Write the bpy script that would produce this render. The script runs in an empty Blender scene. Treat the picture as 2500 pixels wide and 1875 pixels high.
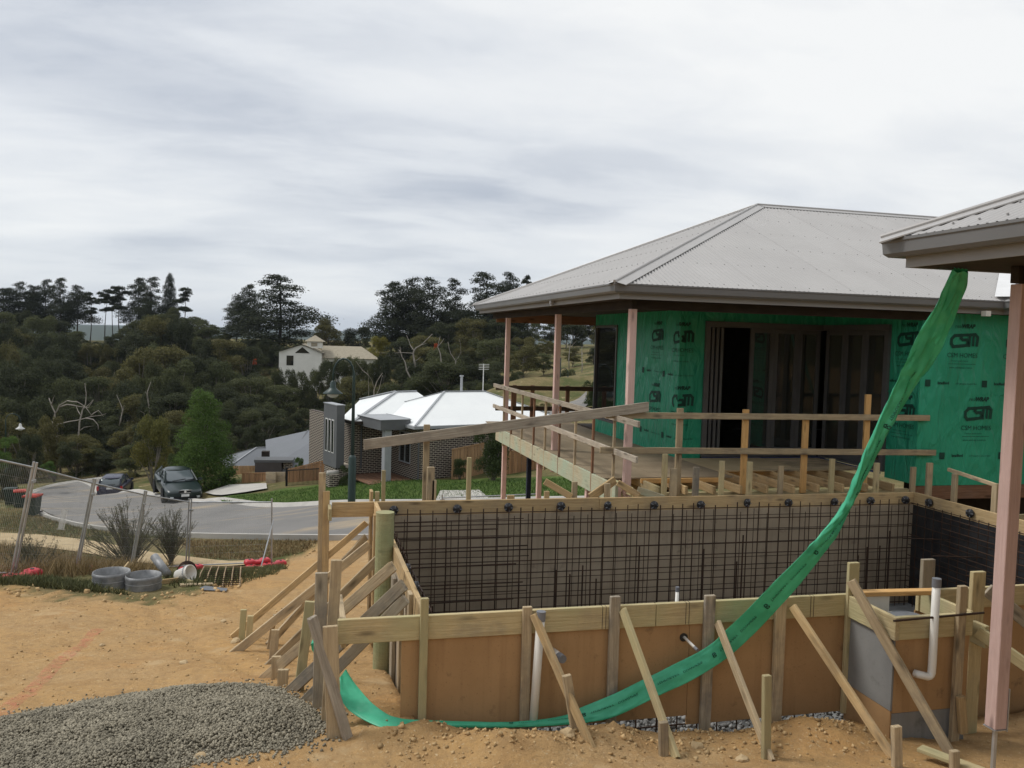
import bpy, bmesh, math, random
import numpy as np
from mathutils import Vector, Matrix, noise as mnoise

# ------------------------------------------------------------------ camera, sky, sun
scn = bpy.context.scene
F_PX = 2080.0
EYE = Vector((0, 0, 3.0))
YAW, PIT, ROL = math.radians(14.04), math.radians(-3.03), math.radians(1.66)
FW = Vector((math.sin(YAW)*math.cos(PIT), math.cos(YAW)*math.cos(PIT), math.sin(PIT)))
_r0 = Vector((math.cos(YAW), -math.sin(YAW), 0)); _u0 = _r0.cross(FW)
RT = math.cos(ROL)*_r0 + math.sin(ROL)*_u0
UP = -math.sin(ROL)*_r0 + math.cos(ROL)*_u0
cam = bpy.data.cameras.new('camera'); cam_o = bpy.data.objects.new('camera', cam)
scn.collection.objects.link(cam_o)
cam.sensor_width = 36.0; cam.lens = 36.0*F_PX/2500.0; cam.clip_start = 0.05; cam.clip_end = 20000
cam_o.matrix_world = Matrix(((RT.x, UP.x, -FW.x, EYE.x), (RT.y, UP.y, -FW.y, EYE.y), (RT.z, UP.z, -FW.z, EYE.z), (0, 0, 0, 1)))
scn.camera = cam_o
scn.view_settings.view_transform = 'Standard'; scn.view_settings.look = 'None'
scn.view_settings.exposure = 0.50; scn.view_settings.gamma = 1.0
scn.view_settings.use_curve_mapping = False
SUN_DIR = Vector((-0.55, 0.28, 0.80)).normalized()      # towards the sun, left and ahead
world = bpy.data.worlds.new('World'); scn.world = world; world.use_nodes = True
def build_world():
    nt = world.node_tree; N = nt.nodes; L = nt.links
    N.clear()
    def nd(t, **kw):
        n = N.new(t)
        for k, v in kw.items(): setattr(n, k, v)
        return n
    def math_(op, a, b=None, clamp=False):
        n = nd('ShaderNodeMath', operation=op, use_clamp=clamp)
        for i, v in enumerate((a, b)):
            if v is None: continue
            if hasattr(v, 'is_linked'): L.new(v, n.inputs[i])
            else: n.inputs[i].default_value = v
        return n.outputs[0]
    out = nd('ShaderNodeOutputWorld'); bg = nd('ShaderNodeBackground')
    tc = nd('ShaderNodeTexCoord'); sp = nd('ShaderNodeSeparateXYZ'); L.new(tc.outputs['Generated'], sp.inputs[0])
    z = math_('MAXIMUM', sp.outputs[2], 0.0)
    zz = math_('ADD', z, 0.17)
    u = math_('DIVIDE', sp.outputs[0], zz); v = math_('DIVIDE', sp.outputs[1], zz)
    cb = nd('ShaderNodeCombineXYZ'); L.new(u, cb.inputs[0]); L.new(v, cb.inputs[1])
    def cloud(loc, rot, scl, scale, detail, rough, dist, ramp):
        mp = nd('ShaderNodeMapping'); mp.inputs['Location'].default_value = loc
        mp.inputs['Rotation'].default_value = (0, 0, rot); mp.inputs['Scale'].default_value = scl
        L.new(cb.outputs[0], mp.inputs[0])
        nz = nd('ShaderNodeTexNoise'); nz.inputs['Scale'].default_value = scale; nz.inputs['Detail'].default_value = detail
        nz.inputs['Roughness'].default_value = rough; nz.inputs['Distortion'].default_value = dist
        L.new(mp.outputs[0], nz.inputs['Vector'])
        r = nd('ShaderNodeValToRGB'); r.color_ramp.interpolation = 'EASE'
        r.color_ramp.elements[0].position = ramp[0]; r.color_ramp.elements[1].position = ramp[1]
        L.new(nz.outputs['Fac'], r.inputs[0]); return r.outputs[0]
    big = cloud((SKY_BIG[0], SKY_BIG[1], 0), 0.5, (1, 1.5, 1), 0.42, 3, .5, .3, (.33, .66))
    med = cloud((-5.799, 5.305, 3), 0.42, (.75, 1.5, 1), 0.8, 5, .5, .5, (.33, .70))
    fine = cloud((7.1, 2.2, 9), 0.40, (.9, 1.6, 1), 2.3, 8, .60, .3, (.34, .68))
    f = math_('ADD', math_('ADD', math_('MULTIPLY', big, .60), math_('MULTIPLY', med, .24)), math_('MULTIPLY', fine, .20), True)
    cr = nd('ShaderNodeValToRGB'); e = cr.color_ramp.elements
    e[0].position = 0.08; e[0].color = (.37, .40, .455, 1)
    e[1].position = 0.92; e[1].color = (.70, .705, .70, 1)
    m = cr.color_ramp.elements.new(.48); m.color = (.565, .585, .61, 1)
    L.new(f, cr.inputs[0])
    # pale band low down
    hz = math_('SUBTRACT', 1.0, math_('DIVIDE', z, .16), True); hz = math_('MULTIPLY', math_('POWER', hz, 1.6), .65)
    mx = nd('ShaderNodeMix', data_type='RGBA'); L.new(hz, mx.inputs[0]); L.new(cr.outputs[0], mx.inputs[6]); mx.inputs[7].default_value = (.54, .58, .63, 1)
    sky = nd('ShaderNodeTexSky', sky_type='NISHITA'); sky.sun_disc = False
    sky.sun_elevation = math.asin(SUN_DIR.z); sky.sun_rotation = math.atan2(SUN_DIR.x, SUN_DIR.y)
    sc = nd('ShaderNodeMix', data_type='RGBA', blend_type='MULTIPLY'); sc.inputs[0].default_value = 1
    L.new(sky.outputs[0], sc.inputs[6]); sc.inputs[7].default_value = (.08, .08, .08, 1)
    mm = nd('ShaderNodeMix', data_type='RGBA'); mm.inputs[0].default_value = .92
    L.new(sc.outputs[2], mm.inputs[6]); L.new(mx.outputs[2], mm.inputs[7])
    L.new(mm.outputs[2], bg.inputs[0]); bg.inputs[1].default_value = 1.0
    L.new(bg.outputs[0], out.inputs[0])
SKY_BIG = (3.428, 5.013)
build_world()
sun = bpy.data.lights.new('sun', 'SUN'); sun.energy = 1.5; sun.angle = math.radians(16); sun.color = (1, .965, .91)
sun_o = bpy.data.objects.new('sun', sun); scn.collection.objects.link(sun_o)
sun_o.rotation_euler = (-SUN_DIR).to_track_quat('-Z', 'Y').to_euler(); sun_o.location = SUN_DIR*60

# ------------------------------------------------------------------ helpers
RNG = random.Random(11); NPR = np.random.default_rng(5)
COL = scn.collection
def ray(px, py): return FW + RT*((px-1250)/F_PX) - UP*((py-937.5)/F_PX)
def WY(px, py, c): d = ray(px, py); return EYE + d*((c-EYE.y)/d.y)
def WX(px, py, c): d = ray(px, py); return EYE + d*((c-EYE.x)/d.x)
def WZ(px, py, c): d = ray(px, py); return EYE + d*((c-EYE.z)/d.z)
def WD(px, py, z): return EYE + ray(px, py)*z
def tag(o, label, cat, group=None, kind=None):
    if label: o['label'] = label
    if cat: o['category'] = cat
    if group: o['group'] = group
    if kind: o['kind'] = kind
    return o
def empty(name, loc, label, cat, group=None, rz=0):
    o = bpy.data.objects.new(name, None); COL.objects.link(o); o.location = loc; o.rotation_euler.z = rz
    o.empty_display_size = .2
    return tag(o, label, cat, group)
def setpar(o, parent):
    if parent is None: return o
    o.parent = parent
    mw = Matrix.Identity(4); p = parent
    chain = []
    while p is not None: chain.append(p); p = p.parent
    for p in reversed(chain): mw = mw @ p.matrix_parent_inverse @ p.matrix_basis
    o.matrix_parent_inverse = mw.inverted()
    return o
def addo(name, me, mat, parent=None, mw=None, smooth=False):
    o = bpy.data.objects.new(name, me); COL.objects.link(o)
    if mat is not None and len(me.materials) == 0: me.materials.append(mat)
    if mw is not None: o.matrix_basis = mw
    setpar(o, parent)
    if smooth:
        me.polygons.foreach_set('use_smooth', [True]*len(me.polygons))
    return o
def local(o, parent, mw=None):           # child given in the parent's own coordinates
    o.parent = parent
    if mw is not None: o.matrix_basis = mw
    return o
def mesh(name, v, f):
    me = bpy.data.meshes.new(name)
    me.from_pydata([tuple(p) for p in v], [], f); me.update(); return me
def npmesh(name, v, f):
    v = np.asarray(v, np.float32); f = np.asarray(f, np.int32)
    me = bpy.data.meshes.new(name); n = f.shape[1]
    me.vertices.add(len(v)); me.vertices.foreach_set('co', v.ravel())
    me.loops.add(f.size); me.loops.foreach_set('vertex_index', f.ravel())
    me.polygons.add(len(f)); me.polygons.foreach_set('loop_start', np.arange(0, f.size, n, dtype=np.int32))
    me.update(calc_edges=True); return me
class MB:                                  # collects shapes into one mesh
    def __init__(s): s.v = []; s.f = []
    def add(s, v, f):
        b = len(s.v); s.v += [tuple(p) for p in v]; s.f += [[i+b for i in q] for q in f]; return s
    def box(s, c, d, rz=0):
        c = Vector(c); hx, hy, hz = d[0]/2, d[1]/2, d[2]/2; m = Matrix.Rotation(rz, 3, 'Z')
        p = [c + m @ Vector((x*hx, y*hy, z*hz)) for z in (-1, 1) for y in (-1, 1) for x in (-1, 1)]
        return s.add(p, [(0,2,3,1),(4,5,7,6),(0,1,5,4),(2,6,7,3),(0,4,6,2),(1,3,7,5)])
    def bb(s, a, b): return s.box([(a[i]+b[i])/2 for i in range(3)], [abs(b[i]-a[i]) for i in range(3)])
    def bar(s, a, b, w, t, hint=(0, 0, 1)):
        m, L = bar_matrix(a, b, hint)
        p = [m @ Vector((x*L/2, y*w/2, z*t/2)) for z in (-1, 1) for y in (-1, 1) for x in (-1, 1)]
        return s.add(p, [(0,2,3,1),(4,5,7,6),(0,1,5,4),(2,6,7,3),(0,4,6,2),(1,3,7,5)])
    def tube(s, pts, rad, n=6, cap=True):
        pts = [Vector(p) for p in pts]; rr = rad if hasattr(rad, '__len__') else [rad]*len(pts)
        vs = []; prev = None
        for i, p in enumerate(pts):
            d = (pts[min(i+1, len(pts)-1)] - pts[max(i-1, 0)]).normalized()
            if prev is None:
                a = d.orthogonal().normalized()
            else:
                a = prev - d*prev.dot(d)
                a = a.normalized() if a.length > 1e-6 else d.orthogonal().normalized()
            prev = a; b = d.cross(a)
            for k in range(n):
                t = 2*math.pi*k/n; vs.append(p + (a*math.cos(t) + b*math.sin(t))*rr[i])
        fs = [[i*n+k, i*n+(k+1) % n, (i+1)*n+(k+1) % n, (i+1)*n+k] for i in range(len(pts)-1) for k in range(n)]
        if cap: fs += [list(range(n))[::-1], [(len(pts)-1)*n+k for k in range(n)]]
        return s.add(vs, fs)
    def lathe(s, prof, n=16, c=(0, 0, 0)):   # prof: (r, z)
        vs = [(c[0]+r*math.cos(2*math.pi*k/n), c[1]+r*math.sin(2*math.pi*k/n), c[2]+z) for r, z in prof for k in range(n)]
        fs = [[i*n+k, i*n+(k+1) % n, (i+1)*n+(k+1) % n, (i+1)*n+k] for i in range(len(prof)-1) for k in range(n)]
        return s.add(vs, fs)
    def prism(s, poly, h):                  # poly: 3-D points of a face, h: extrusion vector
        h = Vector(h); p = [Vector(q) for q in poly]; n = len(p)
        fs = [list(range(n))[::-1], [n+i for i in range(n)]] + [[i, (i+1) % n, n+(i+1) % n, n+i] for i in range(n)]
        return s.add(p+[q+h for q in p], fs)
    def done(s, name, mat, parent=None, smooth=False, mw=None):
        me = mesh(name, s.v, s.f)
        bm = bmesh.new(); bm.from_mesh(me); bmesh.ops.recalc_face_normals(bm, faces=bm.faces); bm.to_mesh(me); bm.free()
        return addo(name, me, mat, parent, mw, smooth)
    def local(s, name, mat, parent, smooth=False):
        o = s.done(name, mat, None, smooth); o.parent = parent; return o
def bar_matrix(a, b, hint=(0, 0, 1)):
    a = Vector(a); b = Vector(b); x = b-a; L = x.length; x.normalize(); h = Vector(hint)
    y = h - x*h.dot(x)
    y = y.normalized() if y.length > 1e-5 else x.orthogonal().normalized()
    z = x.cross(y); c = (a+b)/2
    return Matrix(((x.x, y.x, z.x, c.x), (x.y, y.y, z.y, c.y), (x.z, y.z, z.z, c.z), (0, 0, 0, 1))), L
_bc = {}
def chamfer_box(L, w, t, c=.004):
    key = (round(L, 2), round(w, 3), round(t, 3))
    bm = bmesh.new(); bmesh.ops.create_cube(bm, size=1)
    for v in bm.verts: v.co = Vector((v.co.x*L, v.co.y*w, v.co.z*t))
    bmesh.ops.bevel(bm, geom=list(bm.edges), offset=min(c, t*.2), segments=1, affect='EDGES')
    me = bpy.data.meshes.new('board'); bm.to_mesh(me); bm.free(); return me
def board(name, a, b, w, t, hint, mat, parent=None, wob=0.0):
    """sawn timber from a to b; w along the hint direction, t across"""
    m, L = bar_matrix(a, b, hint)
    me = chamfer_box(L, w, t)
    if wob:
        for v in me.vertices: v.co.x += RNG.uniform(-wob, wob)
    return addo(name, me, mat, parent, m)
def sweep(path, prof, closed_prof=True, caps=True):
    """path: plan polyline [(x,y)], prof: [(out,z)] with out to the right of travel; mitred"""
    P = [Vector((p[0], p[1])) for p in path]; n = len(prof); vs = []
    for i, p in enumerate(P):
        d1 = (P[i]-P[i-1]).normalized() if i > 0 else (P[1]-P[0]).normalized()
        d2 = (P[i+1]-P[i]).normalized() if i < len(P)-1 else d1
        n1 = Vector((d1.y, -d1.x)); n2 = Vector((d2.y, -d2.x)); b = (n1+n2)
        b = b/ (b.length_squared/2) if b.length > 1e-6 else n1
        for o, z in prof: q = p + b*o; vs.append((q.x, q.y, z))
    fs = []; m = n if closed_prof else n-1
    for i in range(len(P)-1):
        for k in range(m): fs.append([i*n+k, i*n+(k+1) % n, (i+1)*n+(k+1) % n, (i+1)*n+k])
    if caps and closed_prof: fs += [list(range(n)), [(len(P)-1)*n+k for k in range(n)][::-1]]
    return vs, fs
def text_verts(body, size=1.0, shear=0.0, bold=0.0):
    cu = bpy.data.curves.new('txt', 'FONT'); cu.body = body; cu.size = size; cu.shear = shear; cu.offset = bold
    cu.resolution_u = 2; cu.fill_mode = 'FRONT'
    o = bpy.data.objects.new('txt', cu); COL.objects.link(o)
    dg = bpy.context.evaluated_depsgraph_get(); me = bpy.data.meshes.new_from_object(o.evaluated_get(dg))
    v = [x.co.copy() for x in me.vertices]; f = [list(p.vertices) for p in me.polygons]
    bpy.data.objects.remove(o); bpy.data.curves.remove(cu); bpy.data.meshes.remove(me)
    return v, f
def smooth(a, b, x):
    t = np.clip((x-a)/(b-a), 0, 1); return t*t*(3-2*t)

# ------------------------------------------------------------------ materials
def node_mat(name):
    m = bpy.data.materials.new(name); m.use_nodes = True
    nt = m.node_tree; b = nt.nodes['Principled BSDF']; return m, nt, b
def mixc(nt, fac, a, b, blend='MIX'):
    n = nt.nodes.new('ShaderNodeMix'); n.data_type = 'RGBA'; n.blend_type = blend
    for i, v in ((0, fac), (6, a), (7, b)):
        if hasattr(v, 'is_linked'): nt.links.new(v, n.inputs[i])
        elif i == 0: n.inputs[0].default_value = v
        else: n.inputs[i].default_value = (*v[:3], 1)
    return n.outputs[2]
def coords(nt, stretch=(1, 1, 1), coord='Object', rand=True):
    tc = nt.nodes.new('ShaderNodeTexCoord'); mp = nt.nodes.new('ShaderNodeMapping'); mp.inputs['Scale'].default_value = stretch
    nt.links.new(tc.outputs[coord], mp.inputs[0]); v = mp.outputs[0]
    if rand:
        oi = nt.nodes.new('ShaderNodeObjectInfo'); mu = nt.nodes.new('ShaderNodeMath'); mu.operation = 'MULTIPLY'; mu.inputs[1].default_value = 61.3
        nt.links.new(oi.outputs['Random'], mu.inputs[0])
        ad = nt.nodes.new('ShaderNodeVectorMath'); ad.operation = 'ADD'; nt.links.new(v, ad.inputs[0]); nt.links.new(mu.outputs[0], ad.inputs[1]); v = ad.outputs[0]
    return v
def noise_n(nt, vec, scale, detail=6, rough=.6, lo=.35, hi=.65, dist=0):
    n = nt.nodes.new('ShaderNodeTexNoise'); n.inputs['Scale'].default_value = scale; n.inputs['Detail'].default_value = detail
    n.inputs['Roughness'].default_value = rough; n.inputs['Distortion'].default_value = dist
    nt.links.new(vec, n.inputs['Vector'])
    r = nt.nodes.new('ShaderNodeMapRange'); r.inputs[1].default_value = lo; r.inputs[2].default_value = hi
    nt.links.new(n.outputs['Fac'], r.inputs[0]); return r.outputs[0]
def bump(nt, b, h, strength, dist=.02):
    n = nt.nodes.new('ShaderNodeBump'); n.inputs['Strength'].default_value = strength; n.inputs['Distance'].default_value = dist
    nt.links.new(h, n.inputs['Height']); nt.links.new(n.outputs[0], b.inputs['Normal'])
def rndval(nt, col, amt, src='obj'):
    if src == 'obj': s = nt.nodes.new('ShaderNodeObjectInfo').outputs['Random']
    else: s = nt.nodes.new('ShaderNodeNewGeometry').outputs['Random Per Island']
    r = nt.nodes.new('ShaderNodeMapRange'); r.inputs[3].default_value = 1-amt; r.inputs[4].default_value = 1+amt; nt.links.new(s, r.inputs[0])
    h = nt.nodes.new('ShaderNodeHueSaturation'); nt.links.new(r.outputs[0], h.inputs['Value']); nt.links.new(col, h.inputs['Color']); return h.outputs[0]
def mat(name, c1, c2=None, scale=4, stretch=(1, 1, 1), rough=.8, bmp=0, bscale=None, metal=0, rand=0, isl=0, spec=.3, lo=.35, hi=.65, bd=.02, detail=6, coord='Object'):
    m, nt, b = node_mat(name)
    b.inputs['Roughness'].default_value = rough; b.inputs['Metallic'].default_value = metal
    b.inputs['Specular IOR Level'].default_value = spec
    vec = coords(nt, stretch, coord)
    if c2 is None: c2 = tuple(x*.82 for x in c1)
    f = noise_n(nt, vec, scale, detail, lo=lo, hi=hi)
    col = mixc(nt, f, c1, c2)
    if rand: col = rndval(nt, col, rand)
    if isl: col = rndval(nt, col, isl, 'isl')
    nt.links.new(col, b.inputs['Base Color'])
    if bmp:
        h = f if bscale is None else noise_n(nt, vec, bscale, 8, lo=0, hi=1)
        bump(nt, b, h, bmp, bd)
    return m
def wood(name, light, dark, stain=(.16, .15, .14), stain_amt=.5, green=None, rough=.85):
    m, nt, b = node_mat(name); b.inputs['Roughness'].default_value = rough; b.inputs['Specular IOR Level'].default_value = .2
    vec = coords(nt, (1, 1, 1))
    vm = nt.nodes.new('ShaderNodeMapping'); vm.inputs['Scale'].default_value = (.9, 16, 16); nt.links.new(vec, vm.inputs[0])
    grain = noise_n(nt, vm.outputs[0], 3.2, 8, .65, .36, .64, .8)
    col = mixc(nt, grain, light, dark)
    # knots
    vk = nt.nodes.new('ShaderNodeMapping'); vk.inputs['Scale'].default_value = (1.5, 5.5, 5.5); nt.links.new(vec, vk.inputs[0])
    vo = nt.nodes.new('ShaderNodeTexVoronoi'); vo.inputs['Scale'].default_value = 1.6; nt.links.new(vk.outputs[0], vo.inputs['Vector'])
    kr = nt.nodes.new('ShaderNodeMapRange'); kr.inputs[1].default_value = .06; kr.inputs[2].default_value = .24; kr.inputs[3].default_value = .75; kr.inputs[4].default_value = 0
    nt.links.new(vo.outputs['Distance'], kr.inputs[0])
    col = mixc(nt, kr.outputs[0], col, tuple(x*.3 for x in dark))
    # dirt and weather blotches
    bl = noise_n(nt, vec, 2.6, 6, .65, .48, .70)
    mu = nt.nodes.new('ShaderNodeMath'); mu.operation = 'MULTIPLY'; mu.inputs[1].default_value = stain_amt; nt.links.new(bl, mu.inputs[0])
    col = mixc(nt, mu.outputs[0], col, stain)
    if green is not None:
        g = noise_n(nt, vec, 1.7, 4, .5, .4, .7); col = mixc(nt, g, col, green)
    col = rndval(nt, col, .20)
    nt.links.new(col, b.inputs['Base Color']); bump(nt, b, grain, .5, .005)
    return m
PINE = wood('fresh_pine', (.56, .41, .22), (.42, .29, .145), stain_amt=.35)
PINE2 = wood('treated_pine', (.52, .43, .245), (.40, .315, .17), green=(.40, .37, .205), stain_amt=.4)
GREYW = wood('weathered_pine', (.52, .415, .265), (.36, .275, .17), stain=(.19, .165, .135), stain_amt=.6)
GREY2 = wood('silvered_timber', (.45, .395, .315), (.30, .255, .20), stain=(.14, .125, .11), stain_amt=.5)
ORNG = wood('oregon_pine', (.64, .39, .16), (.50, .29, .11), stain_amt=.12)
REDW = wood('red_hardwood', (.27, .15, .09), (.16, .085, .05), stain_amt=.3)
DKW = wood('dark_hardwood', (.10, .066, .04), (.06, .04, .026), stain_amt=.2)
LVL = wood('primed_bearer', (.46, .41, .28), (.36, .31, .21), green=(.33, .42, .32), stain_amt=.15)
CONCW = wood('cement_splashed_timber', (.42, .36, .27), (.29, .24, .17), stain=(.17, .16, .145), stain_amt=.8)
def ply_mat(name, a, b, drip, blot, amt=.75):
    m, nt, bs = node_mat(name); bs.inputs['Roughness'].default_value = .72; bs.inputs['Specular IOR Level'].default_value = .25
    v = coords(nt, (1, 1, 1), rand=False); col = mixc(nt, noise_n(nt, v, 1.4, 6, .6, .32, .70), a, b)
    vm = nt.nodes.new('ShaderNodeMapping'); vm.inputs['Scale'].default_value = (9, 9, .55); nt.links.new(v, vm.inputs[0]); st = noise_n(nt, vm.outputs[0], 1.0, 6, .6, .52, .78)
    mu = nt.nodes.new('ShaderNodeMath'); mu.operation = 'MULTIPLY'; mu.inputs[1].default_value = amt; nt.links.new(st, mu.inputs[0]); col = mixc(nt, mu.outputs[0], col, drip)
    sp = noise_n(nt, v, 3.7, 7, .7, .60, .74); mu = nt.nodes.new('ShaderNodeMath'); mu.operation = 'MULTIPLY'; mu.inputs[1].default_value = amt; nt.links.new(sp, mu.inputs[0]); col = mixc(nt, mu.outputs[0], col, blot)
    pf = noise_n(nt, v, 60, 3, .6, .62, .70); mu = nt.nodes.new('ShaderNodeMath'); mu.operation = 'MULTIPLY'; mu.inputs[1].default_value = .35; nt.links.new(pf, mu.inputs[0]); col = mixc(nt, mu.outputs[0], col, blot)
    nt.links.new(col, bs.inputs['Base Color']); bump(nt, bs, noise_n(nt, v, 35, 5, .6, 0, 1), .12, .003); return m
PLYB = ply_mat('form_ply', (.44, .275, .135), (.34, .205, .096), (.26, .15, .07), (.13, .085, .05))
PLYG = ply_mat('weathered_form_ply', (.44, .365, .27), (.35, .285, .205), (.25, .20, .145), (.16, .13, .10))
CEMB = ply_mat('cement_sheet', (.27, .272, .262), (.19, .192, .188), (.14, .14, .135), (.12, .115, .105))
BLACKP = mat('black_drain_sheet', (.018, .018, .02), (.04, .04, .042), scale=5, rough=.45, bmp=.3, bscale=12)
REBAR = mat('rusty_rebar', (.035, .024, .019), (.075, .042, .026), scale=12, rough=.7, metal=.25)
PINK = wood('pink_primer', (.68, .485, .435), (.60, .415, .37), stain=(.42, .30, .26), stain_amt=.22, rough=.6)
ROOFG = mat('grey_steel_roof', (.40, .388, .376), (.365, .353, .342), scale=.7, rough=.42, spec=.5)
GUTG = mat('grey_steel_trim', (.160, .159, .158), (.142, .141, .14), scale=1.1, rough=.40, spec=.5)
FASC = mat('grey_fascia', (.285, .28, .274), (.255, .25, .245), scale=1.1, rough=.5)
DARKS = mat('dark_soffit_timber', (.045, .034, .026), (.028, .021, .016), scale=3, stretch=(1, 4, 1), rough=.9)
WHITEP = mat('white_pvc', (.74, .72, .66), (.64, .62, .56), scale=4, rough=.4, spec=.5, lo=.4, hi=.8)
GREYP = mat('grey_pvc', (.20, .21, .23), (.15, .155, .17), scale=4, rough=.5)
SPACER = mat('black_plastic', (.014, .014, .016), (.022, .022, .024), rough=.35, spec=.5)
GALV = mat('galvanised_steel', (.50, .51, .52), (.34, .35, .36), scale=3, rough=.42, metal=.6, spec=.5)
REDP = mat('red_plastic', (.62, .045, .06), (.50, .03, .045), scale=4, rough=.42, spec=.5)
FRAME = mat('bronze_grey_aluminium', (.105, .106, .108), (.085, .086, .088), rough=.45, spec=.5)
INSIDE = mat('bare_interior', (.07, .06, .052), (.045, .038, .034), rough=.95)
PRINT = mat('dark_green_ink', (.006, .05, .034), (.008, .062, .042), rough=.6)
def glass(name, tint=(.03, .034, .03)):
    m, nt, b = node_mat(name); b.inputs['Base Color'].default_value = (*tint, 1); b.inputs['Roughness'].default_value = .02
    b.inputs['Specular IOR Level'].default_value = .9; b.inputs['IOR'].default_value = 1.8
    tr = nt.nodes.new('ShaderNodeBsdfTransparent'); tr.inputs[0].default_value = (.75, .78, .77, 1)
    mx = nt.nodes.new('ShaderNodeMixShader'); mx.inputs[0].default_value = .78
    nt.links.new(tr.outputs[0], mx.inputs[1]); nt.links.new(b.outputs[0], mx.inputs[2])
    nt.links.new(mx.outputs[0], nt.nodes['Material Output'].inputs[0]); return m
GLASS = glass('window_glass')
def wrap_mat():
    m, nt, b = node_mat('green_house_wrap'); b.inputs['Roughness'].default_value = .38; b.inputs['Specular IOR Level'].default_value = .35
    v = coords(nt, (1, 1, 1), rand=False)
    f = noise_n(nt, v, 1.6, 4, .5, .3, .7)
    nt.links.new(mixc(nt, f, (.030, .36, .215), (.020, .285, .165)), b.inputs['Base Color'])
    vm = nt.nodes.new('ShaderNodeMapping'); vm.inputs['Scale'].default_value = (2.2, 2.2, .8); vm.inputs['Rotation'].default_value = (.3, .5, 0); nt.links.new(v, vm.inputs[0])
    h = noise_n(nt, vm.outputs[0], 2.4, 3, .45, .2, .8, .8); bump(nt, b, h, .9, .05); return m
WRAP = wrap_mat()
TUBE = mat('green_layflat_plastic', (.095, .60, .36), (.06, .48, .275), scale=5, rough=.38, spec=.5, bmp=.25, bscale=9, bd=.01)
def _thin(m, f):
    nt = m.node_tree; bs = nt.nodes['Principled BSDF']; tr = nt.nodes.new('ShaderNodeBsdfTranslucent'); nt.links.new(bs.inputs['Base Color'].links[0].from_socket, tr.inputs[0]); mx = nt.nodes.new('ShaderNodeMixShader'); mx.inputs[0].default_value = f
    nt.links.new(bs.outputs[0], mx.inputs[1]); nt.links.new(tr.outputs[0], mx.inputs[2]); nt.links.new(mx.outputs[0], nt.nodes['Material Output'].inputs[0])
_thin(TUBE, .28)
def brick_mat(name, c1, c2, mort, sx=.24, sy=.086, mw=.010):
    """courses run along the object's local X, stacked on Z (works for walls along X or Y)"""
    m, nt, b = node_mat(name); b.inputs['Roughness'].default_value = .85
    tc = nt.nodes.new('ShaderNodeTexCoord'); sp = nt.nodes.new('ShaderNodeSeparateXYZ'); nt.links.new(tc.outputs['Object'], sp.inputs[0])
    ad = nt.nodes.new('ShaderNodeMath'); ad.operation = 'ADD'; nt.links.new(sp.outputs[0], ad.inputs[0]); nt.links.new(sp.outputs[1], ad.inputs[1])
    cb = nt.nodes.new('ShaderNodeCombineXYZ'); nt.links.new(ad.outputs[0], cb.inputs[0]); nt.links.new(sp.outputs[2], cb.inputs[1])
    br = nt.nodes.new('ShaderNodeTexBrick'); br.inputs['Scale'].default_value = 1; br.inputs['Brick Width'].default_value = sx; br.inputs['Row Height'].default_value = sy
    br.inputs['Mortar Size'].default_value = mw; br.inputs['Mortar Smooth'].default_value = .1; br.inputs['Bias'].default_value = 0
    br.inputs['Color1'].default_value = (*c1, 1); br.inputs['Color2'].default_value = (*c2, 1); br.inputs['Mortar'].default_value = (*mort, 1)
    nt.links.new(cb.outputs[0], br.inputs['Vector']); nt.links.new(br.outputs['Color'], b.inputs['Base Color'])
    inv = nt.nodes.new('ShaderNodeMath'); inv.operation = 'SUBTRACT'; inv.inputs[0].default_value = 1; nt.links.new(br.outputs['Fac'], inv.inputs[1])
    bump(nt, b, inv.outputs[0], .5, .01); return m
BRICK = brick_mat('dark_brick', (.030, .022, .020), (.052, .033, .027), (.47, .42, .34), mw=.013)
BRICK2 = brick_mat('dark_red_brick', (.09, .035, .025), (.05, .026, .022), (.16, .13, .11))
ASPH = None
# ------------------------------------------------------------------ terrain
_cp = [(2.1,5.9,0),(2.8,5.8,-.1),(3.4,5.6,-.1),(4.3,5.2,-.1),(.3,6.3,0),(-.1,7.6,-.2),(-.3,8.8,-.45),(-.6,10.5,-.8),(-1.1,7.8,-.22),
       (-2.4,7.6,-.25),(-1.2,6.3,.0),(0,4,.18),(3,4,.08),(-3,4,.15),(6,5,-.1),(9,5,0),(0,0,1.35),(0,2,.75),(12,0,.9),(-8,0,.7),(-4,9,-.5),
       (5,13,-1.2),(9,13,-1.0),(14,13,-.8),(5,20,-2.2),(14,20,-1.6),(9.5,9,-.75),(5,9,-.7),(20,10,.2),(25,25,-.6),
       (0,-30,7),(-30,-30,5),(40,-30,9),(0,-90,24),(-90,-80,18),(100,-80,28)]
def _c(px, py, d): p = WD(px, py, d); _cp.append((p.x, p.y, p.z))
for a in [(30,1412,14.7),(185,1405,17.7),(315,1400,20.5),(455,1390,24),(665,1383,23),(650,1311,27.5),(220,1285,33),(85,1262,38),(435,1237,41),
          (280,1216,62),(150,1186,72),(200,1163,90),(100,1130,105),(300,1130,98),(500,1228,38),(650,1240,35.5),(790,1240,32.5),(950,1180,38),
          (1150,1170,38.5),(1100,1215,32.5),(1250,1205,32),(1420,985,62),(1340,965,78),(1460,898,98),(600,1110,80),(700,1090,100),(1000,1060,92),(880,1080,110),(1150,1010,95),(300,1000,135),(80,1000,135),(550,990,135),(1120,930,125),(1250,930,120),
          (790,955,140),(230,832,190),(1000,868,160),(640,835,180),(1250,860,165),(20,1228,45),(-200,1240,42),(-300,1420,18),(50,826,180),
          (-500,1100,100),(450,830,185),(1500,850,150),(700,1160,46),(580,1170,48),(1300,930,80)]: _c(*a)
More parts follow.
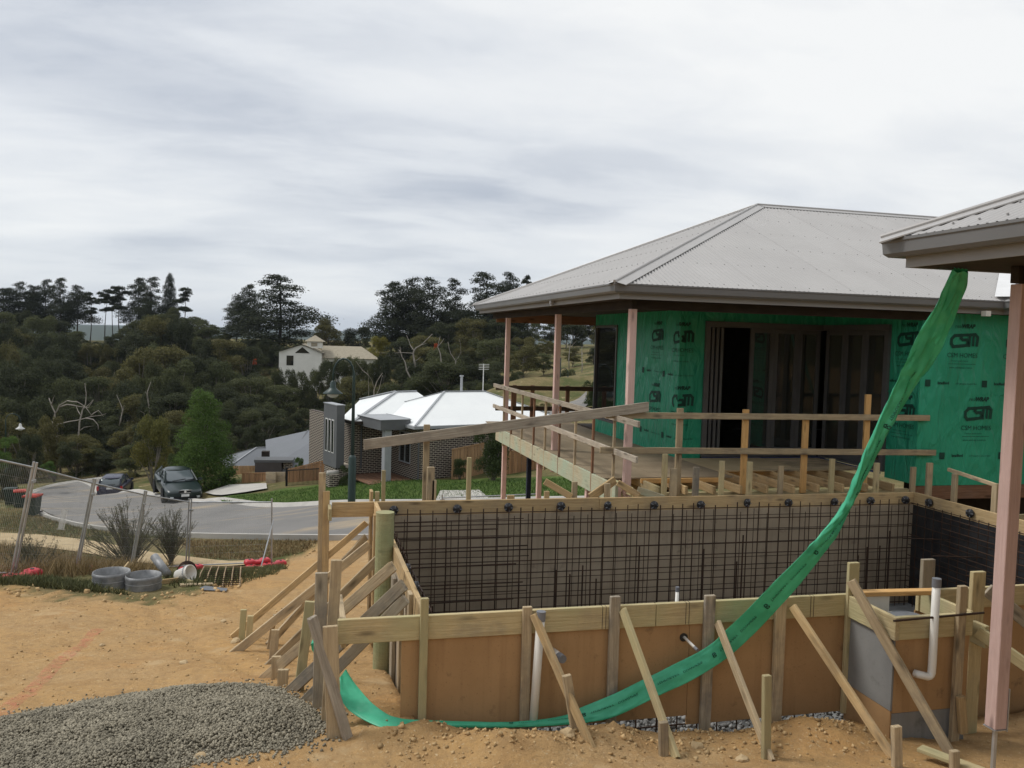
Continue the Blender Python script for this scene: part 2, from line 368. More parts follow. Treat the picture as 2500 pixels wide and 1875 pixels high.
for a in [(0,420,-14),(-150,420,-16),(200,420,-10),(400,300,8),(-400,300,-12),(0,900,-38),(-500,900,-38),(600,900,-25),(500,0,25),(-400,0,-5)]: _cp.append(a)
_C = np.array(_cp, float)
def _phi(r2): return np.sqrt(r2 + 9.0)
_n = len(_C); _A = np.zeros((_n+3, _n+3))
_d2 = ((_C[:, None, :2]-_C[None, :, :2])**2).sum(-1)
_A[:_n, :_n] = _phi(_d2) - np.eye(_n)*.04
_A[:_n, _n] = 1; _A[:_n, _n+1:] = _C[:, :2]; _A[_n:, :_n] = _A[:_n, _n:].T
_W = np.linalg.solve(_A, np.r_[_C[:, 2], 0, 0, 0])
def H(x, y):
    x = np.atleast_1d(np.asarray(x, float)); y = np.atleast_1d(np.asarray(y, float)); out = np.zeros(x.shape)
    xf, yf, o = x.ravel(), y.ravel(), out.ravel()
    for i in range(0, len(xf), 20000):
        a, b = xf[i:i+20000], yf[i:i+20000]
        r2 = (a[:, None]-_C[None, :, 0])**2 + (b[:, None]-_C[None, :, 1])**2
        o[i:i+20000] = _phi(r2) @ _W[:_n] + _W[_n] + _W[_n+1]*a + _W[_n+2]*b
    o = o.reshape(x.shape)
    # the land beyond sinks to a wide valley and far ridges
    r = np.hypot(x, y); far = -42 + 0*x
    hill = 49*np.exp(-((r-3100)/520)**2)*(.93+.05*np.sin(np.arctan2(x, y)*23)+.03*np.sin(np.arctan2(x, y)*57+1))
    hill += 66*np.exp(-((r-4900)/700)**2)*(.90+.08*np.sin(np.arctan2(x, y)*11+2))
    t = smooth(330, 900, r); o = o*(1-t) + (far+hill)*t
    return o
def h1(x, y): return float(H(x, y)[0])
def G(px, py, dmax=260, start=4.0):
    """where the ray through a pixel meets the ground"""
    d = ray(px, py); s = np.geomspace(start, dmax, 700)
    z = EYE.z + d.z*s - H(EYE.x+d.x*s, EYE.y+d.y*s)
    i = np.argmax(z < 0)
    if z[i] >= 0: i = len(s)-1
    a, b = s[max(i-1, 0)], s[i]
    for _ in range(18):
        m = (a+b)/2
        if EYE.z+d.z*m - h1(EYE.x+d.x*m, EYE.y+d.y*m) < 0: b = m
        else: a = m
    return EYE + d*b
def fbm(x, y, s, o=4, seed=0.0):
    v = np.zeros(np.shape(x)); a = 1.0
    xs, ys = np.ravel(x), np.ravel(y)
    for k in range(o):
        v += a*np.array([mnoise.noise(Vector((p*s+seed, q*s-seed, seed*1.7))) for p, q in zip(xs, ys)]).reshape(np.shape(x)); s *= 2.1; a *= .5
    return v
# edge of the bare earth (plan curve), nearer side is dirt
_edge = [G(*p) for p in [(-260,1445),(-60,1440),(150,1446),(330,1458),(470,1455),(540,1432),(600,1402),(690,1372),(760,1345),(800,1318)]]
_ex = np.array([p.x for p in _edge]); _ey = np.array([p.y for p in _edge]); _o = np.argsort(_ex); _ex, _ey = _ex[_o], _ey[_o]
def axis(fine0, fine1, step, lo, hi, g=1.07):
    a = list(np.arange(fine0, fine1, step)); s = step; v = a[-1]
    while v < hi: s *= g; v += s; a.append(v)
    s = step; v = a[0]; b = []
    while v > lo: s *= g; v -= s; b.append(v)
    return np.array(b[::-1]+a)
def make_ground():
    xs = axis(-4.5, 6.2, .075, -5600, 5600, 1.075); ys = axis(4.4, 12.5, .075, -900, 5600, 1.055)
    X, Y = np.meshgrid(xs, ys); Z = H(X, Y)
    near = (X > -14) & (X < 14) & (Y > 2) & (Y < 27)
    n1 = np.zeros_like(X); n2 = np.zeros_like(X)
    n1[near] = fbm(X[near], Y[near], .9, 3, 3.1); n2[near] = fbm(X[near], Y[near], 5.5, 3, 8.3)
    fade = smooth(-14, -9, X)*(1-smooth(9, 14, X))*(1-smooth(17, 26, Y))
    Z += fade*(n1*.055 + n2*.018)
    for k in (0, 1.55):
        dd = np.abs((X+1.2)*.94+(Y-11.0)*.34-k); Z -= fade*.045*np.exp(-(dd/.13)**2)*(1-smooth(.2, .8, X))*smooth(7.5, 9, Y)*(1+.6*n1)
    # spoil heaped along the front of the formwork
    m = np.exp(-((Y-5.95-.12*np.sin(X*3))/.22)**2)*smooth(.9, 1.4, X)*(1-smooth(2.4, 2.8, X))
    Z += m*(.09+.05*n2+.03*n1)
    m = np.exp(-((Y-6.28)/.25)**2-((X-.8)/.35)**2); Z += m*(.10+.05*n2)
    m = np.exp(-((Y-6.0)/.35)**2-((X-4.15)/.5)**2); Z += m*.16
    # trench at the foot of the formwork and the pool hole
    hole = smooth(6.38, 6.52, Y)*(1-smooth(11.0, 11.1, Y))*smooth(.93, 1.0, X)*(1-smooth(9.1, 9.2, X))
    Z = Z*(1-hole) + hole*(-1.0)
    tr = smooth(6.22, 6.34, Y)*(1-smooth(6.5, 6.6, Y))*smooth(1.2, 1.5, X)*(1-smooth(3.9, 4.2, X)); Z -= tr*.10
    ye = np.interp(X, _ex, _ey)
    d = (ye - Y)
    wig = np.zeros_like(X); wig[near] = n1[near]*1.1+n2[near]*.45
    dirt = smooth(-.35, .35, d+wig)
    dirt[~near & (Y > 8)] = 0; dirt[(Y < 3)] = 1; dirt[Y < -6] = 0; dirt[X > 10.5] = 0
    dirt[(X > 1) & (Y < 22) & (X < 14)] = 1
    v = np.stack([X, Y, Z], -1).reshape(-1, 3); nx, ny = len(xs), len(ys)
    i = np.arange(nx*ny).reshape(ny, nx)
    f = np.stack([i[:-1, :-1], i[:-1, 1:], i[1:, 1:], i[1:, :-1]], -1).reshape(-1, 4)
    me = npmesh('ground', v, f)
    at = me.attributes.new('dirt', 'FLOAT', 'POINT'); at.data.foreach_set('value', dirt.astype(np.float32).ravel())
    m, nt, b = node_mat('earth_and_grass'); b.inputs['Roughness'].default_value = .95; b.inputs['Specular IOR Level'].default_value = .12
    vec = coords(nt, (1, 1, 1), rand=False)
    a = nt.nodes.new('ShaderNodeAttribute'); a.attribute_name = 'dirt'
    c = mixc(nt, noise_n(nt, vec, .55, 5, .55, .35, .68), (.47, .288, .120), (.43, .285, .142))
    c = mixc(nt, noise_n(nt, vec, .8, 4, .6, .55, .75), c, (.47, .265, .105))
    c = mixc(nt, noise_n(nt, vec, 9, 6, .7, .45, .8), c, (.30, .195, .10))
    c = mixc(nt, noise_n(nt, vec, 34, 3, .6, .60, .72), c, (.56, .43, .26))
    c = mixc(nt, noise_n(nt, vec, 2.3, 7, .7, .50, .72), c, (.345, .21, .095))
    c = mixc(nt, noise_n(nt, vec, 1.3, 5, .6, .60, .72), c, (.51, .365, .20))
    g = mixc(nt, noise_n(nt, vec, .35, 5, .6, .38, .62), (.060, .080, .022), (.21, .165, .080))
    g = mixc(nt, noise_n(nt, vec, 6, 6, .7, .4, .75), g, (.10, .085, .038))
    sand = noise_n(nt, vec, 1.1, 5, .6, .62, .74); g = mixc(nt, sand, g, (.36, .28, .16))
    # the far country is wooded
    sp = nt.nodes.new('ShaderNodeVectorMath'); sp.operation = 'LENGTH'; nt.links.new(vec, sp.inputs[0])
    r = nt.nodes.new('ShaderNodeMapRange'); r.inputs[1].default_value = 240; r.inputs[2].default_value = 420; nt.links.new(sp.outputs['Value'], r.inputs[0])
    g = mixc(nt, r.outputs[0], g, (.028, .042, .020))
    col = mixc(nt, a.outputs['Fac'], g, c)
    nt.links.new(col, b.inputs['Base Color'])
    hN = noise_n(nt, vec, 14, 8, .7, 0, 1); bump(nt, b, hN, .8, .05)
    o = addo('ground', me, m, smooth=True); o['kind'] = 'structure'
    return dict(xs=xs, ys=ys, Z=Z)
GR = make_ground()
def HG(x, y):
    """height of the ground mesh itself (with its bumps)"""
    x = np.atleast_1d(np.asarray(x, float)); y = np.atleast_1d(np.asarray(y, float))
    i = np.clip(np.searchsorted(GR['xs'], x)-1, 0, len(GR['xs'])-2); j = np.clip(np.searchsorted(GR['ys'], y)-1, 0, len(GR['ys'])-2)
    tx = (x-GR['xs'][i])/(GR['xs'][i+1]-GR['xs'][i]); ty = (y-GR['ys'][j])/(GR['ys'][j+1]-GR['ys'][j]); Z = GR['Z']
    return (Z[j, i]*(1-tx)+Z[j, i+1]*tx)*(1-ty)+(Z[j+1, i]*(1-tx)+Z[j+1, i+1]*tx)*ty
def hg(x, y): return float(HG(x, y)[0])
def on(p, dz=0): return Vector((p[0], p[1], hg(p[0], p[1])+dz))

# ------------------------------------------------------------------ road, kerbs, lawn, path (draped sheets)
def resample(pts, step):
    P = [Vector((p[0], p[1])) for p in pts]; out = [P[0]]
    for a, b in zip(P, P[1:]):
        n = max(1, int((b-a).length/step)); out += [a+(b-a)*(k+1)/n for k in range(n)]
    return out
def smooth_line(P, it=3):
    P = [Vector(p) for p in P]
    for _ in range(it):
        P = [P[0]]+[(P[i-1]+P[i]*2+P[i+1])/4 for i in range(1, len(P)-1)]+[P[-1]]
    return P
def drape_between(A, B, n, name, m, dz, nacross=10, kind='structure'):
    def at(L, t):
        d = [0]
        for a, b in zip(L, L[1:]): d.append(d[-1]+(b-a).length)
        s = t*d[-1]; k = min(max(int(np.searchsorted(d, s))-1, 0), len(L)-2)
        return L[k].lerp(L[k+1], (s-d[k])/max(d[k+1]-d[k], 1e-6))
    v = []
    for i in range(n+1):
        a, b = at(A, i/n), at(B, i/n)
        for k in range(nacross+1): q = a.lerp(b, k/nacross); v.append((q.x, q.y, 0))
    v = np.array(v); v[:, 2] = HG(v[:, 0], v[:, 1])+dz
    w = nacross+1
    f = [[i*w+k, i*w+k+1, (i+1)*w+k+1, (i+1)*w+k] for i in range(n) for k in range(nacross)]
    o = addo(name, npmesh(name, v, f), m, smooth=True)
    if kind: o['kind'] = kind
    return o
def drape_poly(px, name, m, dz, step=.7):
    P = [G(*p) for p in px]; bm = bmesh.new()
    x0, x1 = min(p.x for p in P), max(p.x for p in P); y0, y1 = min(p.y for p in P), max(p.y for p in P)
    vs = [bm.verts.new((p.x, p.y, 0)) for p in P]; bm.faces.new(vs)
    for ax, lo, hi in ((0, x0, x1), (1, y0, y1)):
        for c in np.arange(lo+step, hi, step):
            co = (c, 0, 0) if ax == 0 else (0, c, 0); no = (1, 0, 0) if ax == 0 else (0, 1, 0)
            bmesh.ops.bisect_plane(bm, geom=list(bm.verts)+list(bm.edges)+list(bm.faces), plane_co=co, plane_no=no)
    for v in bm.verts: v.co.z = hg(v.co.x, v.co.y)+dz
    bmesh.ops.recalc_face_normals(bm, faces=bm.faces)
    me = bpy.data.meshes.new(name); bm.to_mesh(me); bm.free()
    if me.polygons and me.polygons[0].normal.z < 0: me.flip_normals()
    o = addo(name, me, m, smooth=True); o['kind'] = 'structure'; return o
ASPH = mat('asphalt', (.20, .192, .182), (.165, .160, .152), scale=.5, rough=.9, bmp=.3, bscale=60, bd=.01)
def asph_tracks():
    nt = ASPH.node_tree; b = nt.nodes['Principled BSDF']; old = b.inputs['Base Color'].links[0].from_socket
    v = coords(nt, (.16, .8, 1), rand=False); c = mixc(nt, noise_n(nt, v, 1.1, 6, .6, .52, .70), old, (.34, .275, .19)); nt.links.new(c, b.inputs['Base Color'])
asph_tracks()
CONC = mat('pale_concrete', (.46, .44, .40), (.37, .355, .325), scale=1.5, rough=.9, bmp=.2, bscale=40, bd=.006)
SAND = mat('sandy_gravel', (.46, .36, .215), (.38, .285, .16), scale=1.2, rough=.95, bmp=.3, bscale=30)
LAWN = mat('mown_lawn', (.060, .105, .022), (.095, .135, .035), scale=1.1, rough=.95, bmp=.7, bscale=22, bd=.05, spec=.1)
near_px = [(1500,1300),(1150,1305),(900,1310),(650,1311),(480,1308),(330,1298),(220,1287),(150,1268),(95,1242),(60,1228)]
far_px = [(1500,1228),(1150,1233),(900,1236),(790,1237),(650,1240),(600,1238),(540,1234),(470,1228),(330,1210),(215,1188),(180,1176)]
nearL = smooth_line(resample([G(*p) for p in near_px], .8), 6); farL = smooth_line(resample([G(*p) for p in far_px], .8), 6)
drape_between(nearL, farL, 120, 'road', ASPH, .05, 14)
# the far leg of the road going round the bend
A2 = smooth_line(resample([G(*p) for p in [(95,1242),(60,1228),(75,1205),(160,1180),(290,1164)]], 1.2), 5)
B2 = smooth_line(resample([G(*p) for p in [(500,1228),(330,1206),(260,1192),(280,1180),(310,1171)]], 1.2), 5)
drape_between(A2, B2, 60, 'road', ASPH, .054, 12)
def kerb(line, side, name='kerb', w=.45, hgt=.13):
    P = [Vector(p) for p in line]; v = []; prof = [(0, .02), (.10, .05), (.28, .05+hgt), (w, .05+hgt), (w, -.15)]
    for i, p in enumerate(P):
        d = (P[min(i+1, len(P)-1)]-P[max(i-1, 0)]).normalized(); nrm = Vector((d.y, -d.x))*side
        z = hg(p.x, p.y)
        for o_, z_ in prof: q = p+nrm*o_; v.append((q.x, q.y, z+z_))
    n = len(prof); f = [[i*n+k, i*n+k+1, (i+1)*n+k+1, (i+1)*n+k] for i in range(len(P)-1) for k in range(n-1)]
    o = addo(name, mesh(name, v, f), CONC); o['kind'] = 'structure'; return o
kerb(farL, 1); kerb(nearL, -1, w=.40, hgt=.10); kerb(A2, -1, w=.4, hgt=.10); kerb(B2[6:], 1, w=.4)
lawn_o = drape_poly([(1520,1224),(1150,1229),(900,1232),(790,1233),(650,1236),(600,1234),(545,1230),(520,1222),(560,1215),(640,1208),(700,1196),(800,1186),(930,1182),(1030,1176),(1200,1172),(1520,1165)], 'lawn', LAWN, .09)
drape_poly([(500,1207),(560,1187),(650,1184),(652,1197),(600,1206),(540,1214)], 'driveway', CONC, .10)
drape_poly([(0,1302),(90,1306),(200,1318),(300,1336),(380,1352),(470,1362),(560,1372),(640,1368),(640,1378),(560,1384),(460,1384),(330,1375),(210,1352),(90,1336),(0,1336)], 'footpath', SAND, .03, step=.5)
drape_poly([(1075,1204),(1170,1203),(1200,1232),(1060,1236)], 'driveway', CONC, .12)
drape_poly([(1330,1012),(1390,985),(1432,960),(1440,985),(1420,1005),(1380,1030)], 'road', ASPH, .08, step=2.0)
# ------------------------------------------------------------------ main house
SL = .4236
def corr_sheets(parent, E, d, n, ez, u0, u1, lo, hi, name='sheet', width=.762, amp=.0105, pitch=.0762, m=None):
    """corrugated sheets: eave point E, eave direction d, inward direction n, run limits lo(u), hi(u)"""
    E = Vector(E); d = Vector(d); n = Vector(n); up = Vector((n.x, n.y, SL)).normalized()
    nrm = Vector((-n.x*SL, -n.y*SL, 1)).normalized(); u = u0; k = 0
    while u < u1-1e-4:
        ue = min(u+width, u1); ns = max(2, int(round((ue-u)/pitch*6))); v = []; f = []
        for i in range(ns+1):
            uu = u+(ue-u)*i/ns; a, b = lo(uu), hi(uu); b = max(b, a+.001)
            off = amp*math.sin(2*math.pi*uu/pitch) + (.0012 if k % 2 else 0)
            for r in (a, b):
                p = E + d*uu; v.append((p.x+n.x*r+nrm.x*off, p.y+n.y*r+nrm.y*off, ez+SL*r+nrm.z*off))
        f = [[2*i, 2*i+2, 2*i+3, 2*i+1] for i in range(ns)]
        me = mesh(name, v, f)
        if me.polygons[0].normal.z < 0: me.flip_normals()
        addo(name, me, m or ROOFG, parent, smooth=True); u = ue; k += 1
def cap_strip(parent, a, b, n1, n2, w=.17, lift=.022, name='hip_capping', m=None):
    """two flanges lying on the planes that fall to n1 and n2 (horizontal downhill directions) plus a rolled top"""
    a = Vector(a); b = Vector(b); mb = MB(); ax = (b-a).normalized()
    for n in (n1, n2):
        dn = Vector((n[0], n[1], -SL)); dn = dn - ax*dn.dot(ax); dn.normalize(); z = Vector((0, 0, lift))
        mb.add([a+z, b+z, b+z+dn*w, a+z+dn*w], [(0, 1, 2, 3)])
        mb.add([a+z+dn*w, b+z+dn*w, b+dn*w+Vector((0, 0, .012)), a+dn*w+Vector((0, 0, .012))], [(0, 1, 2, 3)])
    mb.tube([a+Vector((0, 0, lift+.004)), b+Vector((0, 0, lift+.004))], .022, 8)
    return mb.done(name, m or ROOFG, parent)
def screws(parent, E, d, n, ez, rows, u0, u1, lo, hi, step=.2286):
    mb = MB(); E = Vector(E); d = Vector(d); n = Vector(n); nrm = Vector((-n.x*SL, -n.y*SL, 1)).normalized()
    for r in rows:
        u = u0+.10
        while u < u1:
            if lo(u)+.05 < r < hi(u)-.05:
                p = E+d*u+n*r; p = Vector((p.x, p.y, ez+SL*r))+nrm*.012
                mb.box(p, (.011, .011, .012))
            u += step
    o = mb.done('roof_screw', FASC, parent); o['kind'] = 'stuff'; return o
house = empty('main_house', (9, 15, -1.5), 'unfinished grey roofed house in green building wrap with a wraparound deck', 'house')
E0 = (4.15, 11.0); YF = 20.75; RUN = (YF-11.0)/2; VX = 10.55
front_lo = lambda u: max(0, u-(VX-4.15)); front_hi = lambda u: min(u, RUN)
left_lo = lambda u: 0; left_hi = lambda u: min(u, YF-11.0-u)
roof = empty('roof', (9, 15, 3.8), None, None); setpar(roof, house)
corr_sheets(roof, (4.15, 11.0, 0), (1, 0, 0), (0, 1, 0), 3.80, 0, 11.2, front_lo, front_hi)
corr_sheets(roof, (4.15, YF, 0), (0, -1, 0), (1, 0, 0), 3.80, 0, YF-11.0, left_lo, left_hi)
corr_sheets(roof, (VX, 11.0, 0), (0, -1, 0), (1, 0, 0), 3.80, -RUN, 2.6, lambda u: max(0, -u), lambda u: RUN)
screws(roof, (4.15, 11.0, 0), (1, 0, 0), (0, 1, 0), 3.80, (.12, 1.0, 1.9, 2.8, 3.7, 4.5), 0, 11.2, front_lo, front_hi)
screws(roof, (4.15, YF, 0), (0, -1, 0), (1, 0, 0), 3.80, (.12, 1.0, 1.9, 2.8, 3.7), 0, YF-11.0, left_lo, left_hi)
AP = (4.15+RUN, 11.0+RUN, 3.80+SL*RUN)
cap_strip(roof, (4.15, 11.0, 3.80), AP, (-1, 0), (0, -1))
cap_strip(roof, (4.15, YF, 3.80), AP, (-1, 0), (0, 1))
cap_strip(roof, AP, (15.6, AP[1], AP[2]), (0, -1), (0, 1), name='ridge_capping')
MB().add([(4.15, YF, 3.80), (16, YF, 3.80), (16, AP[1], AP[2]), AP], [(0, 1, 2, 3)]).done('back_slope', ROOFG, roof)
VAL = mat('bright_valley_flashing', (.72, .72, .72), (.66, .66, .66), rough=.35)
vv = Vector((VX, 11.0, 3.80)); ve = Vector((VX+RUN, 11.0+RUN, AP[2])); sd = Vector((1, -1, 0)).normalized()*.13
MB().add([vv-sd+Vector((0,0,.075)), vv+sd+Vector((0,0,.075)), ve+sd+Vector((0,0,.075)), ve-sd+Vector((0,0,.075))], [(0, 1, 2, 3)]).done('valley_flashing', VAL, roof)
GP = [(0, 3.80), (0, 3.69), (.015, 3.675), (.085, 3.675), (.112, 3.70), (.118, 3.775), (.128, 3.785), (.128, 3.805), (.112, 3.805), (.108, 3.78), (.10, 3.71), (.08, 3.69), (.02, 3.69), (.012, 3.80)]
FP = [(0, 3.79), (0, 3.60), (-.02, 3.60), (-.02, 3.79)]
gpath = [(4.275, YF-.125), (4.275, 11.125), (VX+.125, 11.125), (VX+.125, 8.4)]
MB().add(*sweep(gpath, GP)).done('gutter', GUTG, house)
MB().add(*sweep(gpath, FP)).done('fascia', FASC, house)
MB().box((4.22, 14.2, 3.64), (.04, .09, .09)).box((4.22, 14.2, 3.655), (.07, .07, .06)).done('downpipe_outlet', FASC, house)
MB().box((10.25, 11.02, 3.60), (.09, .10, .08)).done('downpipe_outlet', WHITEP, house)
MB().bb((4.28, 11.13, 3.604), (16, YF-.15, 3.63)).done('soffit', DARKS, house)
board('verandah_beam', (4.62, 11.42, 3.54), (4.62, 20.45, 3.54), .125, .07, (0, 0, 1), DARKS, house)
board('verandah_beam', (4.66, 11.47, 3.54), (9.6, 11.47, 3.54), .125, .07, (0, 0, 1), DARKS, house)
board('verandah_beam', (4.66, 20.4, 3.50), (9.6, 20.4, 3.50), .20, .09, (0, 0, 1), REDW, house)
for y, z0 in ((11.47, .55), (15.1, .55), (19.0, -2.2)):
    board('post', (4.62, y, z0), (4.62, y, 3.477), .10, .10, (1, 0, 0), PINK, house)
# walls in green wrap; path runs along the outside faces
def wall(a, b, z0, z1, th=.12, name='wall', m=None):
    a = Vector((a[0], a[1])); b = Vector((b[0], b[1])); d = (b-a).normalized(); n = Vector((-d.y, d.x))*th
    mb = MB(); mb.prism([(a.x, a.y, z0), (b.x, b.y, z0), (b.x, b.y, z1), (a.x, a.y, z1)], (n.x, n.y, 0))
    return mb.done(name, m or WRAP, house)
WXL, WYF, JX, WX2, WY2 = 6.58, 14.05, 7.06, 9.48, 11.45
WY0 = 18.55
W0, W1, WZ0, WZ1 = 17.12, 18.5, 1.24, 3.36          # side window
wall((WXL, WY0), (WXL, W1), .90, 3.605); wall((WXL, W1-.001), (WXL, W0+.001), .90, WZ0); wall((WXL, W1-.001), (WXL, W0+.001), WZ1, 3.605)
wall((WXL, W0), (WXL, WYF+.004), .90, 3.605); wall((WXL+.003, WYF), (JX, WYF), .90, 3.604)
wall((JX+.002, WYF+.002), (WX2+.1, WYF+.002), 3.42, 3.604); wall((WX2+.002, WYF+.1), (WX2+.002, 12.17), 3.42, 3.604)
wall((WX2, 12.168), (WX2, WY2+.004), .88, 3.605); wall((WX2+.003, WY2), (14, WY2), .86, 3.604)
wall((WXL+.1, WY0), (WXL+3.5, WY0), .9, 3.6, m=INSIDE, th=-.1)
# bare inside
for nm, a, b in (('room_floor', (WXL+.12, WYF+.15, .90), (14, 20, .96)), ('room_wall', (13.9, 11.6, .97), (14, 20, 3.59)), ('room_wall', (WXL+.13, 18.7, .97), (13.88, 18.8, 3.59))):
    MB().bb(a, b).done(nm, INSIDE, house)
win = empty('window', (WXL, (W0+W1)/2, WZ0), None, None); setpar(win, house)
fw = MB()
for y0, y1, z0, z1 in ((W0, W1, WZ0, WZ0+.05), (W0, W1, WZ1-.05, WZ1), (W0, W0+.05, WZ0, WZ1), (W1-.05, W1, WZ0, WZ1)): fw.bb((WXL-.03, y0, z0), (WXL+.08, y1, z1))
fw.done('window_frame', FRAME, win); MB().bb((WXL-.034, W0+.004, WZ0+.004), (WXL-.0305, W0+.02, WZ1-.004)).done('bright_trim', FASC, win)
DGLASS = mat('dark_window_glass', (.012, .013, .014), (.010, .011, .012), rough=.03, spec=.8)
MB().bb((WXL+.02, W0+.05, WZ0+.05), (WXL+.03, W1-.05, WZ1-.05)).done('window_pane', DGLASS, win)
# corner bi-fold doors
door = empty('bifold_door', (8.2, WYF, .96), None, None); setpar(door, house)
df = MB(); H0, H1 = .97, 3.42
df.bb((JX, WYF-.05, H1-.10), (WX2+.03, WYF+.10, H1)); df.bb((JX, WYF-.05, H0), (JX+.09, WYF+.1, H1-.101)); df.bb((WX2-.05, 12.17, H1-.10), (WX2+.1, WYF-.051, H1)); df.bb((WX2-.05, 12.17, H0), (WX2+.1, 12.26, H1-.101))
df.bb((JX+.091, WYF-.04, H0), (WX2-.06, WYF+.09, H0+.04)); df.bb((WX2-.045, 12.261, H0), (WX2+.09, WYF-.06, H0+.04))
df.done('door_frame', FRAME, door)
BLUET = mat('blue_door_tape', (.03, .06, .18), rough=.4)
MB().bb((JX, WYF-.07, .93), (WX2-.06, WYF-.052, .965)).bb((WX2-.07, 12.2, .93), (WX2-.052, WYF-.06, .965)).done('sill_tape', BLUET, door)
def leaf(name, a, b, y, axis_, folded=False):
    p = empty('door_leaf', (a, y, H0) if axis_ == 'x' else (y, a, H0), None, None); setpar(p, door)
    mb = MB(); w = .075; z0, z1 = H0+.045, H1-.105
    def bx(u0, u1, z_0, z_1, t=.022):
        if axis_ == 'x': mb.bb((u0, y-t, z_0), (u1, y+t, z_1))
        else: mb.bb((y-t, u0, z_0), (y+t, u1, z_1))
    bx(a, a+w, z0, z1); bx(b-w, b, z0, z1); bx(a+w, b-w, z0, z0+.12); bx(a+w, b-w, z1-w, z1)
    mb.done('leaf_frame', FRAME, p)
    g = MB()
    if axis_ == 'x': g.bb((a+w, y-.004, z0+.12), (b-w, y+.004, z1-w))
    else: g.bb((y-.004, a+w, z0+.12), (y+.004, b-w, z1-w))
    g.done('leaf_pane', GLASS, p)
for a, b in ((7.98, 8.46), (8.465, 8.96), (8.965, 9.42)): leaf('l', a, b, WYF+.02, 'x')
for a, b in ((12.27, 12.84), (12.845, 13.40), (13.405, 13.96)): leaf('l', a, b, WX2+.02, 'y')
for i, x in enumerate((7.19, 7.28, 7.37)):
    MB().bb((x, WYF-.03-.32*(i == 9), H0+.05), (x+.05, WYF+.55, H1-.11)).done('folded_leaf', FRAME, door)
# print on the wrap
def path_map(path, off=.006):
    P = [Vector(p) for p in path]; cum = [0]
    for a, b in zip(P, P[1:]): cum.append(cum[-1]+(b-a).length)
    def f(u, z, e=0):
        k = 0
        while k < len(P)-2 and u > cum[k+1]: k += 1
        d = (P[k+1]-P[k]).normalized(); q = P[k]+d*(u-cum[k]); n = Vector((d.y, -d.x)); q += n*(off+e); return (q.x, q.y, z)
    return f, cum
def stroke(mb, fm, pts, w, u0, z0, e0=0):
    for i, (a, b) in enumerate(zip(pts, pts[1:])):
        a = Vector(a); b = Vector(b); d = (b-a).normalized(); n = Vector((-d.y, d.x))*w/2; a = a-d*w*.32; b = b+d*w*.32
        mb.add([fm(u0+q.x, z0+q.y, e0+.0004*i) for q in (a+n, a-n, b-n, b+n)], [(0, 1, 2, 3)])
def put_text(mb, fm, body, size, u, z, shear=0, bold=0, center=True):
    v, f = text_verts(body, size, shear, bold)
    if not v: return
    x0, x1 = min(p.x for p in v), max(p.x for p in v); o = u-(x0+x1)/2 if center else u-x0
    mb.add([fm(p.x+o, p.y+z) for p in v], f)
def print_block(fm, u, z, umax, umin=0):
    mb = MB(); s = .92
    k = lambda L: [(x*s+.12*s*y*0, y*s) for x, y in L]
    g = lambda L: [(x*s-.24*s, y*s) for x, y in L]
    stroke(mb, fm, g([(.19, .20), (.06, .19), (.0, .13), (.0, .05), (.04, .0), (.24, .02)]), .052, u, z)
    stroke(mb, fm, g([(.33, .21), (.21, .20), (.19, .15), (.23, .12), (.31, .125), (.335, .08), (.31, .03), (.24, .02)]), .048, u, z, .002)
    stroke(mb, fm, g([(.36, .02), (.37, .21), (.48, .22), (.53, .17), (.52, .03)]), .050, u, z, .004); stroke(mb, fm, g([(.445, .20), (.44, .03)]), .042, u, z, .006)
    put_text(mb, fm, 'CSM HOMES', .105, u, z-.17)
    put_text(mb, fm, 'Premium quality homes', .034, u-.05, z-.235)
    mb.add([fm(u-.26, z-.27), fm(u-.26, z-.276), fm(u+.26, z-.276), fm(u+.26, z-.27)], [(0, 1, 2, 3)])
    put_text(mb, fm, 'www.csmhomes.com.au', .045, u-.02, z-.345)
    put_text(mb, fm, 'resi', .085, u-.10, z+.30, .2); put_text(mb, fm, 'WRAP', .088, u+.09, z+.30, .25, .006)
    put_text(mb, fm, 'bradford', .060, u-.33, z-.60, 0, .003); put_text(mb, fm, 'A Protective Second Skin', .040, u+.10, z-.60, .2)
    for du in (-.62,): mb.add([fm(u+du-.05, z-.64), fm(u+du+.05, z-.64), fm(u+du+.05, z-.53), fm(u+du-.05, z-.53)], [(0, 1, 2, 3)])
    return mb
pm1, c1 = path_map([(WXL, WY0), (WXL, WYF), (JX, WYF)])
pm2, c2 = path_map([(WX2, 12.168), (WX2, WY2), (14, WY2)])
def emit(mb, keep):
    ok = [q for q in mb.f if all(keep(mb.v[i]) for i in q)]
    used = sorted({i for q in ok for i in q}); mp = {i: n for n, i in enumerate(used)}
    m2 = MB(); m2.v = [mb.v[i] for i in used]; m2.f = [[mp[i] for i in q] for q in ok]
    if m2.f: addo('wrap_print', mesh('wrap_print', m2.v, m2.f), PRINT, house)['kind'] = 'stuff'
for u, z in ((c1[1]+.02, 1.88), (c1[1]-1.02, 1.88), (c1[1]-.02, 3.02), (c1[1]-1.0, 3.05)):
    emit(print_block(pm1, u, z, 9), lambda p: p[1] < W0-.02 and p[0] < JX-.01 and .92 < p[2] < 3.5)
for u, z in ((.36, 1.92), (1.82, 1.92), (.40, 3.08), (1.48, 3.08), (2.55, 3.08), (2.95, 1.92), (1.1, 4.1)):
    emit(print_block(pm2, u, z, 9), lambda p: p[1] < 12.16 and .92 < p[2] < 3.5)
